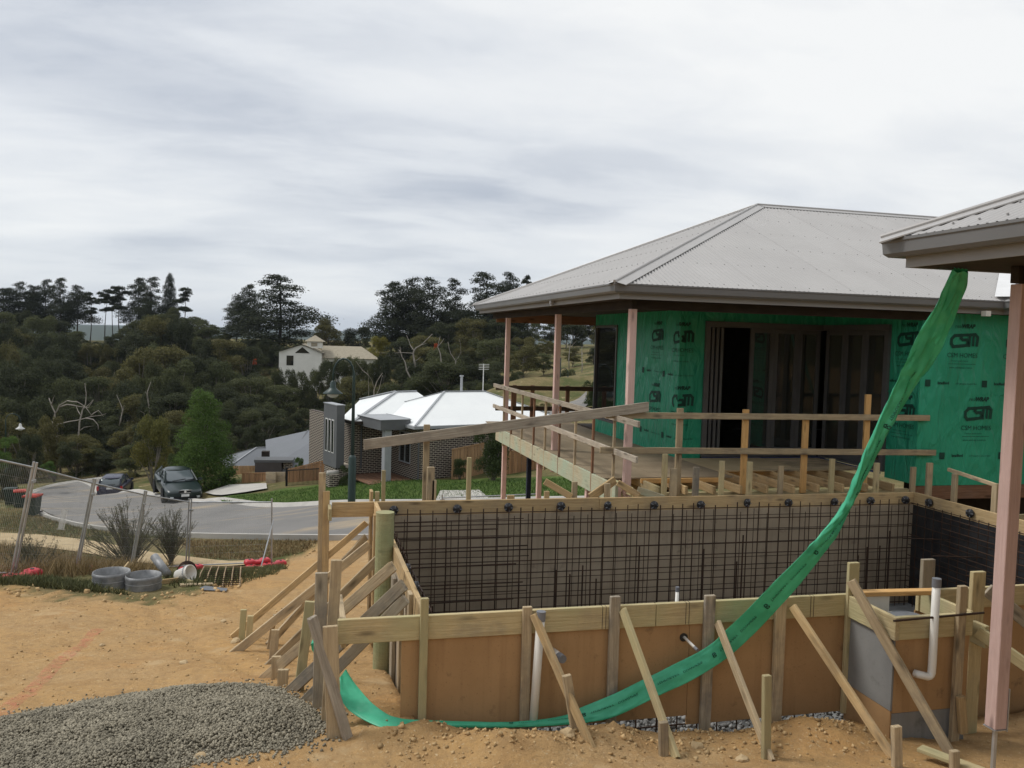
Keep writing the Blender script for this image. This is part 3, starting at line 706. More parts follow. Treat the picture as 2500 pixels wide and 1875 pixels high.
# overlaps of the wrap
MB().add([pm2(.0, 2.30, .004), pm2(.70, 2.30, .004), pm2(.70, 2.33, .012), pm2(.0, 2.33, .012)], [(0, 1, 2, 3)]).add([pm2(.71, 2.30, .004), pm2(3.2, 2.30, .004), pm2(3.2, 2.33, .012), pm2(.71, 2.33, .012)], [(0, 1, 2, 3)]).done('wrap_lap', WRAP, house)
MB().bb((WX2+.9, WY2+1.2, -1.2), (14, WY2+1.35, .80)).done('subfloor_wall', DARKS, house)  # set-back slab, near-black colour painting the shaded void under the floor
board('floor_bearer', (WX2+.02, WY2+.03, .745), (13.5, WY2+.03, .745), .22, .05, (0, 0, 1), REDW, house)
MB().bb((WXL-.1, 14.3, -2.3), (WXL+.1, 18.5, .55)).done('subfloor_wall', BRICK2, house)
MB().bb((5.0, 12.6, -1.6), (5.9, 12.75, .5)).done('subfloor_pier', BRICK2, house)

# ------------------------------------------------------------------ deck
deck = empty('timber_deck', (5.5, 15, .9), 'raised timber deck with particleboard floor around the green wrapped house', 'deck')
PART = mat('weathered_particleboard', (.30, .235, .155), (.235, .18, .115), scale=2.2, rough=.9, bmp=.15, bscale=40, bd=.003, rand=.05)
PARTN = mat('clean_particleboard', (.50, .39, .235), (.44, .335, .19), scale=2.2, rough=.9, rand=.03)
ys = [11.95, 13.55, 15.2, 16.9, 18.6, 20.4]
for a, b in zip(ys, ys[1:]):
    for x0, x1 in ((4.46, 5.36), (5.365, WXL-.005)):
        MB().bb((x0, a, .938), (x1, b-.005, .96)).done('floor_sheet', PART, deck)
for x0, x1, y0, y1, mm in ((WXL+.0, 7.5, 12.55, 13.94, PARTN), (7.505, 8.2, 12.9, 13.94, PARTN)):
    MB().bb((x0, y0, .938), (x1, y1, .96)).done('floor_sheet', mm, deck)
y = 12.55
while y < 13.9:
    x0 = 8.21 if y > 12.9 else 7.51
    board('decking_board', (x0, y+.045, .945), (9.38, y+.045, .945), .09, .025, (0, 1, 0), GREYW, deck); y += .128
x = 4.62
while x < 9.3:
    board('joist', (x, 11.24+RNG.uniform(-.02, .05), .875), (x, 13.9, .875), .12, .045, (0, 0, 1), PINE if x > 5.2 else PINE2, deck); x += .43
board('bearer', (4.55, 11.5, .74), (9.4, 11.5, .74), .14, .07, (0, 0, 1), PINE2, deck)
board('bearer', (4.55, 12.5, .74), (9.4, 12.5, .74), .14, .07, (0, 0, 1), PINE2, deck)
board('edge_bearer', (4.43, 11.36, .81), (4.43, 19.05, .81), .29, .045, (0, 0, 1), LVL, deck)
board('edge_bearer', (4.46, 19.1, .81), (WXL, 19.1, .81), .29, .045, (0, 0, 1), LVL, deck)
board('trimmer', (5.0, 11.85, .925), (6.3, 11.85, .925), .07, .035, (0, 0, 1), ORNG, deck)
for y, z0 in ((12.78, -1.1), (15.64, -1.6), (11.52, -.95)):
    board('deck_stump', (4.50, y, z0), (4.50, y, .93), .09, .09, (1, 0, 0), PINK, deck)
STEELB = mat('dark_blue_steel', (.012, .02, .045), rough=.5)
board('steel_column', (4.75, 17.3, -2.2), (4.75, 17.3, .66), .09, .09, (1, 0, 0), STEELB, deck)
guard = empty('guard_rail', (4.42, 15, .7), 'rough grey two rail guard fence with battens along the left deck edge', 'railing')
for z, y0 in ((1.915, 10.52), (1.435, 10.55)):
    board('rail', (4.385, y0, z), (4.385, 19.25, z+.005), .085, .035, (0, 0, 1), GREY2, guard)
for i, y in enumerate((18.37, 17.66, 16.76, 15.85, 15.06, 14.17, 13.29, 12.42, 11.52)):
    board('batten', (4.405+.02, y, .62+RNG.uniform(-.03, .03)), (4.405+.02, y, 1.95), .042, .036, (0, 1, 0), REDW if i % 2 else GREYW, guard)
guard2 = empty('guard_rail', (7, 11.45, .9), 'two rail pine guard fence with four posts across the open deck front', 'railing')
board('rail', (4.24, 11.40, 1.955), (9.65, 11.40, 1.945), .09, .035, (0, 0, 1), GREYW, guard2); board('rail', (4.17, 11.40, 1.455), (9.80, 11.40, 1.395), .09, .035, (0, 0, 1), GREYW, guard2)
for x, zt, mm in ((5.41, 2.06, GREYW), (6.475, 2.05, ORNG), (7.49, 1.95, ORNG), (8.56, 2.30, ORNG)):
    board('rail_post', (x, 11.455, .78), (x, 11.455, zt), .095, .045, (1, 0, 0), mm, guard2)
guard3 = empty('guard_rail', (6, 20.4, .9), 'dark brown post and rail fence along the far deck edge', 'railing')
for z in (1.79, 1.28): board('rail', (4.7, 20.42, z), (9.5, 20.42, z), .11, .04, (0, 0, 1), DKW, guard3)
for x in (5.19, 5.65, 6.57, 7.5): board('rail_post', (x, 20.47, .7), (x, 20.47, 1.86), .10, .05, (1, 0, 0), REDW, guard3)

# ------------------------------------------------------------------ nearer verandah corner at the right edge
ver = empty('verandah', (4.87, 4.93, 0), 'grey gutter corner of the nearer verandah roof with its pink post', 'verandah')
nr = empty('roof', (4.5, 4, 3.8), None, None); setpar(nr, ver)
corr_sheets(nr, (4.15, 5.5, 0), (0, -1, 0), (1, 0, 0), 3.80, 0, 6.5, left_lo, lambda u: min(u, 3.2))
screws(nr, (4.15, 5.5, 0), (0, -1, 0), (1, 0, 0), 3.80, (.14, .45), 0, 4, left_lo, lambda u: min(u, 3.2), .23)
MB().add([(4.15, 5.5, 3.80), (12, 5.5, 3.80), (12, 2.3, 3.8+SL*3.2), (7.35, 2.3, 3.8+SL*3.2)], [(0, 1, 2, 3)]).done('back_slope', ROOFG, nr)
cap_strip(nr, (4.15, 5.5, 3.80), (7.35, 2.3, 3.80+SL*3.2), (-1, 0), (0, 1), w=.19)
p2_ = [(12, 5.375), (4.275, 5.375), (4.275, -1.2)]
MB().add(*sweep(p2_, GP)).done('gutter', GUTG, ver); MB().add(*sweep(p2_, FP)).done('fascia', FASC, ver)
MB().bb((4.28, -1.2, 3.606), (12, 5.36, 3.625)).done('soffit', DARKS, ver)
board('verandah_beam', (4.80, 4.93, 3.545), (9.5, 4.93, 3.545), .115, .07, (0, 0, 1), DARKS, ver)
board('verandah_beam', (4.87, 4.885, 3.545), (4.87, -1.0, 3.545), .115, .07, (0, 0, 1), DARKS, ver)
board('post', (4.87, 4.93, .33), (4.87, 4.93, 3.482), .10, .10, (1, 0, 0), PINK, ver)
MB().bb((4.93-.009, 4.90-.022, .31), (4.93, 4.98, .62)).bb((4.815, 4.875, .322), (4.925, 4.985, .329)).done('post_shoe', GALV, ver)
MB().tube([(4.87, 4.93, .325), (4.87, 4.93, -.3)], .017, 8).done('shoe_rod', GALV, ver)
# ------------------------------------------------------------------ pool formwork
PX0, PX1, PY0, PY1, PT = 1.0, 9.12, 6.47, 11.02, .84
form = empty('pool_formwork', (5, 8.7, -.5), 'timber and plywood formwork box for a raised swimming pool', 'formwork')
# far wall: top board, weathered panels
board('top_board', (.43, PY1+.03, .745), (4.05, PY1+.03, .745), .19, .045, (0, 0, 1), PINE, form)
board('top_board', (4.055, PY1+.03, .743), (PX1+.04, PY1+.03, .743), .19, .045, (0, 0, 1), PINE, form)
for a, b in ((PX0, 3.0), (3.004, 5.4), (5.404, 7.8), (7.804, PX1)):
    MB().bb((a, PY1, -1.05), (b, PY1+.018, .652)).done('form_panel', PLYG, form)
# right wall
board('top_board', (PX1+.03, PY1-.0, .745), (PX1+.03, PY0, .745), .19, .045, (0, 0, 1), PINE, form)
MB().bb((PX1, PY0, -1.05), (PX1+.018, PY1-.002, .652)).done('form_panel', BLACKP, form)
# left wall
board('top_board', (PX0-.015, PY0+.03, .745), (PX0-.015, 8.6, .745), .19, .045, (0, 0, 1), PINE, form); board('top_board', (PX0-.015, 8.605, .745), (PX0-.015, PY1-.0, .745), .19, .045, (0, 0, 1), PINE, form)
for a, b in ((PY0+.03, 8.6), (8.604, PY1-.002)): MB().bb((PX0-.03, a, -1.05), (PX0-.012, b, .652)).done('form_panel', PLYG, form)
# near wall
board('top_board', (.31, PY0, .745), (2.9, PY0, .745), .19, .042, (0, 0, 1), PINE2, form)
board('top_board', (2.905, PY0, .745), (4.72, PY0, .745), .19, .042, (0, 0, 1), PINE2, form)
board('top_board', (5.45, PY0, .745), (PX1, PY0, .745), .19, .042, (0, 0, 1), PINE2, form)
for a, b in ((.80, 3.22), (3.224, 4.74), (5.44, PX1)):
    MB().bb((a, PY0+.002, -.14 if b < 4 else (-.22 if b < 5 else -1.0)), (b, PY0+.018, .650)).done('form_panel', PLYB, form)
WIRE = mat('tie_wire', (.05, .045, .04), rough=.6, metal=.5)
for x in (1.78, 2.43, 3.17, 3.9, 4.35):
    for dx in (0, .03):
        MB().tube([(x+dx, PY0-.0225, .655), (x+dx, PY0-.0225, .84), (x+dx, PY0+.024, .842)], .0022, 4).done('tie_wire', WIRE, form)
for y in (6.9, 7.7):
    MB().tube([(PX0-.05, y, .66), (PX0-.04, y, .838), (PX0+.01, y, .842)], .002, 4).done('tie_wire', WIRE, form)
# front stakes and their raking braces and pegs
YS = PY0-.042
for (x, zt, zb, w, mm) in ((WY(1037,1460,YS).x, WY(1037,1460,YS).z, -.05, .062, PINE2), (WY(1288,1475,YS).x, .88, -.25, .075, GREYW), (WY(1502,1460,YS).x, .93, -.30, .085, CONCW),
                     (WY(1733,1464,YS).x, .90, -.32, .095, CONCW), (WY(1907,1453,YS).x, .855, -.33, .10, GREYW), (WY(2084,1373,YS).x, WY(2084,1373,YS).z, -.22, .105, PINE2)):
    board('stake', (x, YS, zb), (x, YS, zt), w, .038, (1, 0, 0), mm, form)
def rake(pa, pb, zb, w=.07, t=.036, mm=GREYW, ya=None):
    a = WY(pa[0], pa[1], ya or YS-.05); b = WZ(pb[0], pb[1], zb); return board('brace', a, b, w, t, (0, 0, 1), mm, form, .01)
rake((1303, 1500), (1452, 1845), -.05, mm=PINE); rake((1520, 1488), (1652, 1853), -.08, .072, mm=PINE2); rake((1752, 1520), (1884, 1860), -.10, mm=GREYW); rake((1935, 1480), (2180, 1850), -.12, mm=PINE)
rake((2078, 1418), (2325, 1850), -.14, .08, mm=GREYW, ya=YS-.30)
def peg(pt, pb, zb, w=.06, t=.045, mm=GREYW, parent=None, hint=(1, 0, 0)):
    b = WZ(pb[0], pb[1], zb); d = ray(*pt); s = (b-EYE).dot(FW)/d.dot(FW); a = EYE+d*s; a = a + (b-a)*0
    return board('peg', b-(a-b).normalized()*.18, a, w, t, hint, mm, parent or form)
peg((1383, 1648), (1410, 1815), -.05, .068, .045, GREYW); peg((1619, 1762), (1620, 1842), -.08, .068, .045, GREYW); peg((1872, 1648), (1870, 1852), -.10, .062, .045, PINE2)
peg((2188, 1772), (2190, 1880), -.12, .072, .045, GREYW); peg((2330, 1832), (2330, 1900), -.14, .065, .045, GREYW)
# left side stakes
for px, py, mm, w, rnd in ((900,1182,PINE,.19,0),(893,1244,PINE,.10,0),(916,1256,PINE,.10,0),(962,1406,CONCW,.19,0),(1002,1446,GREYW,.12,0)):
    p = WX(px, py, PX0-.055); y = min(p.y, 11.25)
    z = EYE.z + (p.z-EYE.z)*1.0
    board('stake', (PX0-.055, y, h1(.8, y)-.15), (PX0-.055, y, z), w, .038, (0, 1, 0), mm, form)
for y, mm, w in ((7.35, CONCW, .09), (7.75, GREYW, .09), (9.2, GREYW, .09), (9.7, PINE2, .09), (10.2, GREYW, .09), (6.62, GREYW, .09)):
    board('stake', (PX0-.055, y, h1(.8, y)-.15), (PX0-.055, y, .66), w, .038, (0, 1, 0), mm, form)
LOG = wood('treated_log', (.40, .38, .22), (.30, .27, .14), green=(.25, .30, .16), stain_amt=.2)
lp = WX(950, 1260, .90); mb = MB(); mb.tube([(.88, 8.75, -.75), (.88, 8.75, lp.z)], .095, 20); o = mb.done('log_post', LOG, form)
# left braces: top on the wall line, foot on the falling ground
def lrake(pa, pb, zb, w=.09, t=.036, mm=GREYW, xa=.88):
    a = WX(pa[0], pa[1], xa); a.y = min(a.y, 11.15); b = WZ(pb[0], pb[1], zb); return board('brace', a, b, w, t, (0, 0, 1), mm, form, .012)
lrake((893, 1272), (567, 1556), -.86, .08, mm=PINE); lrake((903, 1328), (567, 1598), -.78, .10, mm=GREYW, xa=.86); lrake((893, 1308), (655, 1575), -.80, .09, mm=GREYW)
lrake((925, 1362), (642, 1640), -.62, .09, mm=GREYW); lrake((960, 1382), (640, 1662), -.42, .10, mm=GREYW, xa=.84); lrake((985, 1428), (690, 1705), -.26, .10, mm=CONCW, xa=.84); lrake((990, 1462), (742, 1715), -.12, .09, mm=CONCW, xa=.86)
# pegs and posts at the left
for pt, pb, zb, w, mm in (((595,1488),(590,1562),-.84,.075,PINE2), ((612,1503),(606,1575),-.80,.075,PINE2), ((673,1537),(666,1612),-.66,.09,GREYW), ((675,1602),(672,1672),-.42,.09,GREYW), ((692,1634),(688,1694),-.30,.095,GREYW),
                          ((672,1500),(655,1590),-.80,.05,GREYW), ((757,1468),(728,1700),-.22,.085,PINE2), ((785,1398),(778,1722),-.06,.10,CONCW), ((822,1367),(797,1765),-.02,.085,GREYW), ((806,1528),(816,1802),.0,.11,GREYW)):
    peg(pt, pb, zb, w, .042, mm)
a = WY(762, 1508, 6.36); b = WZ(850, 1806, .0); board('brace', a, b, .075, .036, (0, .3, 1), GREY2, form, .01)
board('block', (.36, 6.50, .70), (.36, 7.25, .70), .19, .042, (0, 0, 1), GREYW, form)
# back left posts and stakes beyond the far wall
for px, pt, y, w, mm in ((787,1154,11.12,.085,GREYW),(797,1199,11.10,.085,PINE)):
    p = WY(px, pt, y); board('stake', (p.x, y, -1.0), (p.x, y, p.z), w, .045, (1, 0, 0), mm, form)
board('block', (.40, 11.06, .74), (.40, 10.75, .74), .15, .04, (0, 0, 1), PINE2, form)
for px, pt, w, mm in ((937,1148,.05,PINE2),(921,1200,.06,PINE2),(1052,1140,.10,GREYW),(1060,1172,.06,GREYW),(1146,1117,.06,PINE2),(1247,1209,.1,PINE),(1335,1199,.07,PINE),(1403,1176,.075,GREYW),(1483,1180,.08,GREYW),
                     (1550,1200,.07,PINE2),(1624,1108,.075,PINE2),(1645,1144,.10,GREYW),(1700,1140,.09,CONCW),(1763,1125,.075,PINE2),(1831,1127,.08,PINE2),(1907,1137,.08,GREYW),(2032,1120,.08,PINE2),(2141,1130,.085,PINE2),(2230,1140,.085,GREYW),(2270,1130,.10,GREYW)):
    y = 11.17; p = WY(px, pt, y); board('stake', (p.x, y, .2), (p.x, y, p.z), w, .045, (1, 0, 0), mm, form)
for px, pt in ((2332,1157),(2431,1180)):
    p = WX(px, pt, PX1+.14); board('stake', (PX1+.14, p.y, 0), (PX1+.14, p.y, p.z), .09, .045, (0, 1, 0), GREYW, form)
board('cleat', WX(2315, 1146, PX1+.18), WX(2465, 1196, PX1+.18), .05, .04, (0, 0, 1), GREYW, form)
for y in (9.9, 9.2, 8.3): board('cleat', (PX1+.20, y, .66), (PX1+1.6, y+.05, .66), .10, .045, (0, 0, 1), PINE2, form)
for (a, b) in (((1330,1175),(1395,1215)),((1508,1178),(1560,1212))): board('brace', WY(a[0], a[1], 11.22), WY(b[0], b[1]-2, 11.12), .09, .036, (0, 0, 1), PINE, form)
board('brace', WY(1502, 1172, 11.3), WY(1440, 1215, 11.15), .12, .036, (0, 0, 1), PINE, form); board('brace', WY(1556, 1196, 11.25), WY(1620, 1217, 11.12), .10, .036, (0, 0, 1), LVL, form)
# long raking board over the far wall with its tall stake
rail = empty('profile_board', (1.7, 11.6, 0), 'long weathered board raked up from a tall stake to the deck corner post', 'board')
board('long_board', WY(888, 1086, 11.55), WY(1582, 993, 11.32), .14, .036, (0, 0, 1), GREY2, rail, .02)
p = WY(1042, 1036, 11.62); board('stake', (p.x, 11.60, -.9), (p.x, 11.60, p.z), .085, .045, (1, 0, 0), GREYW, rail)
# skimmer box in front of the near wall
SX0, SX1, SY = 4.74, 5.46, 5.86
board('top_board', (SX0-.02, PY0-.03, .745), (SX0-.02, SY-.055, .745), .19, .04, (0, 0, 1), PINE2, form)
board('top_board', (SX0+.003, SY-.025, .745), (SX1, SY-.025, .745), .19, .04, (0, 0, 1), PINE2, form)
board('top_board', (SX1+.02, PY0-.03, .745), (SX1+.02, SY, .745), .19, .04, (0, 0, 1), PINE2, form)
MB().bb((SX0-.012, SY-.012, .05), (SX0+.004, PY0-.025, .648)).done('form_panel', CEMB, form); MB().bb((SX0-.010, SY-.01, -.28), (SX0+.003, PY0-.025, .046)).done('form_panel', PLYB, form)
MB().bb((SX0+.006, SY-.012, .03), (SX1, SY+.004, .648)).done('form_panel', PLYB, form); MB().bb((SX0+.006, SY-.01, -.30), (SX1, SY+.003, .026)).done('form_panel', CEMB, form)
for px, pt, y, w, mm in ((2266,1365,PY0+.06,.13,CONCW),(2350,1430,SY-.07,.075,GREYW),(2388,1395,SY+.15,.13,PINE2)):
    p = WY(px, pt, y); board('stake', (p.x, y, -.3), (p.x, y, p.z), w, .045, (1, 0, 0), mm, form)
board('stake', WY(2345, 1700, SY-.12), WY(2352, 1790, SY-.12), .07, .04, (1, 0, 0), PINE, form)
board('brace', WY(2385, 1540, SY+.02), WY(2600, 1690, SY-.5), .10, .04, (0, 0, 1), PINE2, form); board('brace', WY(2410, 1440, SY+.3), WY(2560, 1560, SY+.1), .12, .04, (0, 0, 1), CONCW, form)
board('return_block', (5.62, SY-.03, .62), (5.62, SY+.25, .62), .19, .04, (0, 0, 1), PINE2, form)
loose = board('loose_plank', WZ(2245, 1826, -.06), WZ(2420, 1892, -.06), .10, .03, (0, 1, 0), PINE2); tag(loose, 'loose pine plank lying on the dirt by the pink post', 'plank')
stp = board('spreader_plank', (4.72, 6.36, .875), (5.52, 6.30, .875), .09, .04, (0, 1, 0), ORNG); tag(stp, 'orange plank wired flat across the top of the skimmer box', 'plank')
rod = MB().tube([WY(2182, 1516, SY-.10), WY(2402, 1496, SY-.10)], .010, 8).done('steel_rod', REBAR); tag(rod, 'single rusty steel rod crossing in front of the white elbow pipe', 'rod')
sk = empty('pool_skimmer', (5.0, 6.1, .5), 'white plastic pool skimmer sitting inside the timber skimmer box', 'skimmer')
MB().lathe([(.0, .70), (.145, .70), (.15, .72), (.17, .72), (.175, .69), (.15, .66), (.14, .45), (0, .45)], 24, (5.08, 6.14, 0)).done('skimmer_body', WHITEP, sk, True)
MB().bb((4.78, 6.33, .68), (5.05, 6.46, .86)).done('skimmer_throat', WHITEP, sk); MB().tube([(4.95, 6.05, .66), (5.12, 5.95, .66), (5.22, 5.93, .66)], .035, 10).done('skimmer_pipe', WHITEP, sk, True)
MB().lathe([(.13, .722), (.13, .735), (.0, .735)], 20, (5.08, 6.14, 0)).done('skimmer_lid', GREYP, sk)
# pipes
def pipe(label, pts, r, cap=None, name='plumbing_pipe'):
    e = empty(name, pts[-1], label, 'pipe'); MB().tube(pts, r, 16).done('pipe_run', WHITEP, e, True)
    if cap:
        a, b = Vector(cap[0]), Vector(cap[1]); MB().tube([a, b], r*1.12, 16).done('pipe_cap', GREYP, e)
    return e
a = WY(1321, 1497, YS-.07); b = WY(1300, 1790, YS-.07)
pipe('tall white standpipe with a grey cap leaning on the formwork front', [b, a], .034, (a-(a-b).normalized()*.06, a+(a-b).normalized()*.015))
c = WY(1350, 1590, PY0); d = c+Vector((.03, -.16, -.005))
pipe('short white pipe stub with grey cap poking from the brown panel', [c, d], .030, (d-(d-c)*.35, d+(d-c)*.05))
c = WY(1669, 1556, PY0); d = c+Vector((.02, -.22, -.03))
hole = MB().tube([c+Vector((0, -.004, 0)), c+Vector((0, .01, 0))], .036, 20).done('pipe_hole', SPACER, form)
pipe('thin white conduit hanging out of a round hole in the panel', [c+Vector((0, .05, .01)), d], .012, (d-(d-c)*.2, d+(d-c)*.01))
a = WY(2287, 1415, SY-.09); b = WY(2275, 1638, SY-.09); e_ = b+Vector((-.02, .01, -.045))
pp = [a] + [b + Vector((0, 0, .06))] + [b+Vector((-.035*(1-math.cos(t)), 0, -.045*math.sin(t))) for t in (.3, .8, 1.2, 1.57)] + [b+Vector((-.11, .02, -.03)), b+Vector((-.125, .05, -.03))]
pipe('white elbow pipe with grey cap standing in front of the skimmer box', pp, .032, (a-(a-b).normalized()*.06, a+(a-b).normalized()*.01))
a = WY(1654, 1434, 7.3); pipe('grey tipped conduit standing up inside the pool', [(a.x, 7.3, -.8), tuple(a)], .017, (a-Vector((0, 0, .04)), a+Vector((0, 0, .005))))
# pool floor stone
def stones(name, pts, rad, m, label=None, cat=None, parent=None, seed=1, flat=.7):
    """angular stones: jittered octahedra/cubes joined into one mesh"""
    rng = np.random.default_rng(seed); n = len(pts)
    base = np.array([(-1,-1,-1),(1,-1,-1),(1,1,-1),(-1,1,-1),(-1,-1,1),(1,-1,1),(1,1,1),(-1,1,1)], float)*.62
    v = base[None]*(1+rng.uniform(-.38, .38, (n, 8, 3)))
    v *= np.stack([rng.uniform(.7, 1.25, n), rng.uniform(.7, 1.1, n), rng.uniform(.5, .9, n)], -1)[:, None]
    q = rng.normal(size=(n, 4)); q /= np.linalg.norm(q, axis=1)[:, None]; w, x, y, z = q.T
    Rm = np.stack([1-2*(y*y+z*z), 2*(x*y-z*w), 2*(x*z+y*w), 2*(x*y+z*w), 1-2*(x*x+z*z), 2*(y*z-x*w), 2*(x*z-y*w), 2*(y*z+x*w), 1-2*(x*x+y*y)], -1).reshape(n, 3, 3)
    v = np.einsum('nij,nkj->nki', Rm, v)*np.asarray(rad)[:, None, None] + np.asarray(pts)[:, None]
    f = np.array([(0,3,2,1),(4,5,6,7),(0,1,5,4),(1,2,6,5),(2,3,7,6),(3,0,4,7)])
    F_ = (f[None]+8*np.arange(n)[:, None, None]).reshape(-1, 4)
    o = addo(name, npmesh(name, v.reshape(-1, 3), F_), m, parent); o['kind'] = 'stuff'
    if label: o['label'] = label; o['category'] = cat
    return o
BLUEM = mat('blue_metal_stone', (.29, .26, .195), (.20, .18, .135), scale=1.6, rough=.95, isl=.34)
rng = np.random.default_rng(3)
n = 5200; xs_ = rng.uniform(1.2, 5.2, n); ys_ = rng.uniform(6.5, 8.6, n)
PALEM = mat('pale_drainage_stone', (.26, .26, .25), (.17, .17, .165), scale=6, rough=.9, isl=.3)
stones('drainage_stone', np.stack([xs_, ys_, -.42+rng.uniform(-.03, .03, n)], -1), rng.uniform(.016, .034, n), PALEM, 'loose stone bed inside the pool formwork', 'gravel', seed=4)
MB().bb((1.02, 6.5, -1.04), (PX1-.02, PY1-.02, -.86)).done('pool_base', CEMB)['kind'] = 'structure'
# ------------------------------------------------------------------ reinforcing cage: every bar its own part
cage = empty('rebar_cage', (5, 8.7, -.4), 'rusty steel reinforcing mesh lining the inside of the pool formwork', 'rebar')
_cyl = {}
def rebar(a, b, r=.0065, name='bar'):
    key = round(r, 4)
    if key not in _cyl:
        mb = MB().tube([(-.5, 0, 0), (.5, 0, 0)], r, 6); me = mesh('bar', mb.v, mb.f); me.materials.append(REBAR); _cyl[key] = me
    m, L = bar_matrix(a, b); return addo(name, _cyl[key], None, cage, m @ Matrix.Diagonal((L, 1, 1, 1)))
r_ = random.Random(4)
x = 1.22
while x < 9.0:
    rebar((x+r_.uniform(-.012, .012), 10.90, -.9), (x+r_.uniform(-.012, .012), 10.90, .74+r_.uniform(-.01, .03)), .0085 if r_.random() < .5 else .0065); x += .168
x = 1.35
while x < 9.0:
    rebar((x, 10.955, -.9), (x+r_.uniform(-.01, .01), 10.955, .64+r_.uniform(-.05, .03)), .005); x += .21
for i in range(10):
    z = .70-.155*i-.012*i; rebar((1.12, 10.893, z+r_.uniform(-.012, .012)), (9.02, 10.893, z+r_.uniform(-.012, .012)), .0068)
for i in range(7): z = .57-.2*i; rebar((1.12, 10.962, z), (9.02, 10.962, z+r_.uniform(-.015, .015)), .0045)
for i in range(11):
    z = .60-.12*i; L = r_.uniform(1.5, 2.1); rebar((1.14, 10.85, z), (1.14+L*.9, 10.85, z+r_.uniform(-.01, .02)), .009 if i % 2 else .006)
for i in range(14):
    x = r_.uniform(1.8, 8.8); zt = r_.uniform(-.3, .3); rebar((x, 10.87, -.9), (x, 10.87, zt), .011)
# corner hooks, right wall mesh, left wall bars
y = 10.8
while y > 6.7: rebar((9.02, y, -.9), (9.02, y, .72), .0065); y -= .17
for i in range(9):
    z = .70-.16*i; rebar((9.015, 10.95, z), (9.015, 6.6, z), .0065)
    if i < 6: rebar((8.95, 10.2, z-.07), (8.95, 6.7, z-.07), .007)
for i in range(4): rebar((8.3, 10.2-.6*i, .35-.1*i), (9.0, 10.1-.6*i, .33-.1*i), .008)
y = 10.7
while y > 6.6: rebar((1.10, y, -.9), (1.10, y, .72+r_.uniform(-.02, .05)), .0068); y -= .19
for i in range(8): rebar((1.105+.02*(i % 2), 10.95, .70-.16*i), (1.105+.02*(i % 2), 6.58, .70-.16*i), .008)
for x in np.arange(1.3, 4.6, .19): rebar((x, 6.60, -.42), (x+.004, 6.60, .62), .0068)
for z in (.60, .30, 0, -.16, -.28): rebar((1.15, 6.605, z), (4.7, 6.605, z), .0068)
for x in np.arange(5.6, 9.0, .2): rebar((x, 6.60, -.42), (x, 6.60, .62), .0068)
# round spacer wheels on the far top board
ordw = ['first', 'second', 'third', 'fourth', 'fifth', 'sixth', 'seventh', 'eighth', 'ninth', 'tenth', 'eleventh', 'twelfth', 'thirteenth']
mb = MB(); mb.lathe([(0, -.022), (.05, -.020), (.060, -.010), (.060, .010), (.05, .020), (.022, .034), (0, .036)], 20); wheel_me = mesh('wheel', mb.v, mb.f); wheel_me.materials.append(SPACER)
mb = MB()
for k in range(5): t = k*2*math.pi/5; mb.box((.034*math.cos(t), .034*math.sin(t), .024), (.05, .010, .012), t)
rib_me = mesh('rib', mb.v, mb.f); rib_me.materials.append(GREYP)
def wheel(p, rot, label):
    e = empty('spacer_wheel', p, label, 'spacer', 'black spacer wheels clipped along the pool formwork'); e.rotation_euler = rot
    for nm, me in (('wheel_disc', wheel_me), ('wheel_rib', rib_me)):
        o = bpy.data.objects.new(nm, me); COL.objects.link(o); o.parent = e
        if nm == 'wheel_rib': o['kind'] = 'stuff'
    mb = MB(); return e
for i, (px, py) in enumerate([(961,1245),(1116,1242),(1241,1238),(1369,1235),(1483,1234),(1596,1233),(1710,1232),(1823,1227),(1924,1227),(2036,1225),(2124,1222),(2209,1220)]):
    p = WY(px, py, 10.98); wheel((p.x, 10.965, p.z), (math.radians(90), RNG.uniform(-.2, .2), RNG.uniform(-.25, .35)), '%s black round spacer from the left on the far pool board' % ordw[i])
for i, (px, py) in enumerate([(2268,1227),(2368,1253)]):
    p = WX(px, py, PX1-.03); wheel(p, (math.radians(90), 0, math.radians(-75)), ('black round spacer just right of the far pool corner', 'black round spacer on the right board nearest the pink post')[i])
for i, y in enumerate((8.05, 7.45, 6.85)):
    wheel((1.03, y, .76), (math.radians(90), 0, math.radians(90)), ('farthest', 'middle', 'nearest')[i]+' black spacer on the left pool wall board')
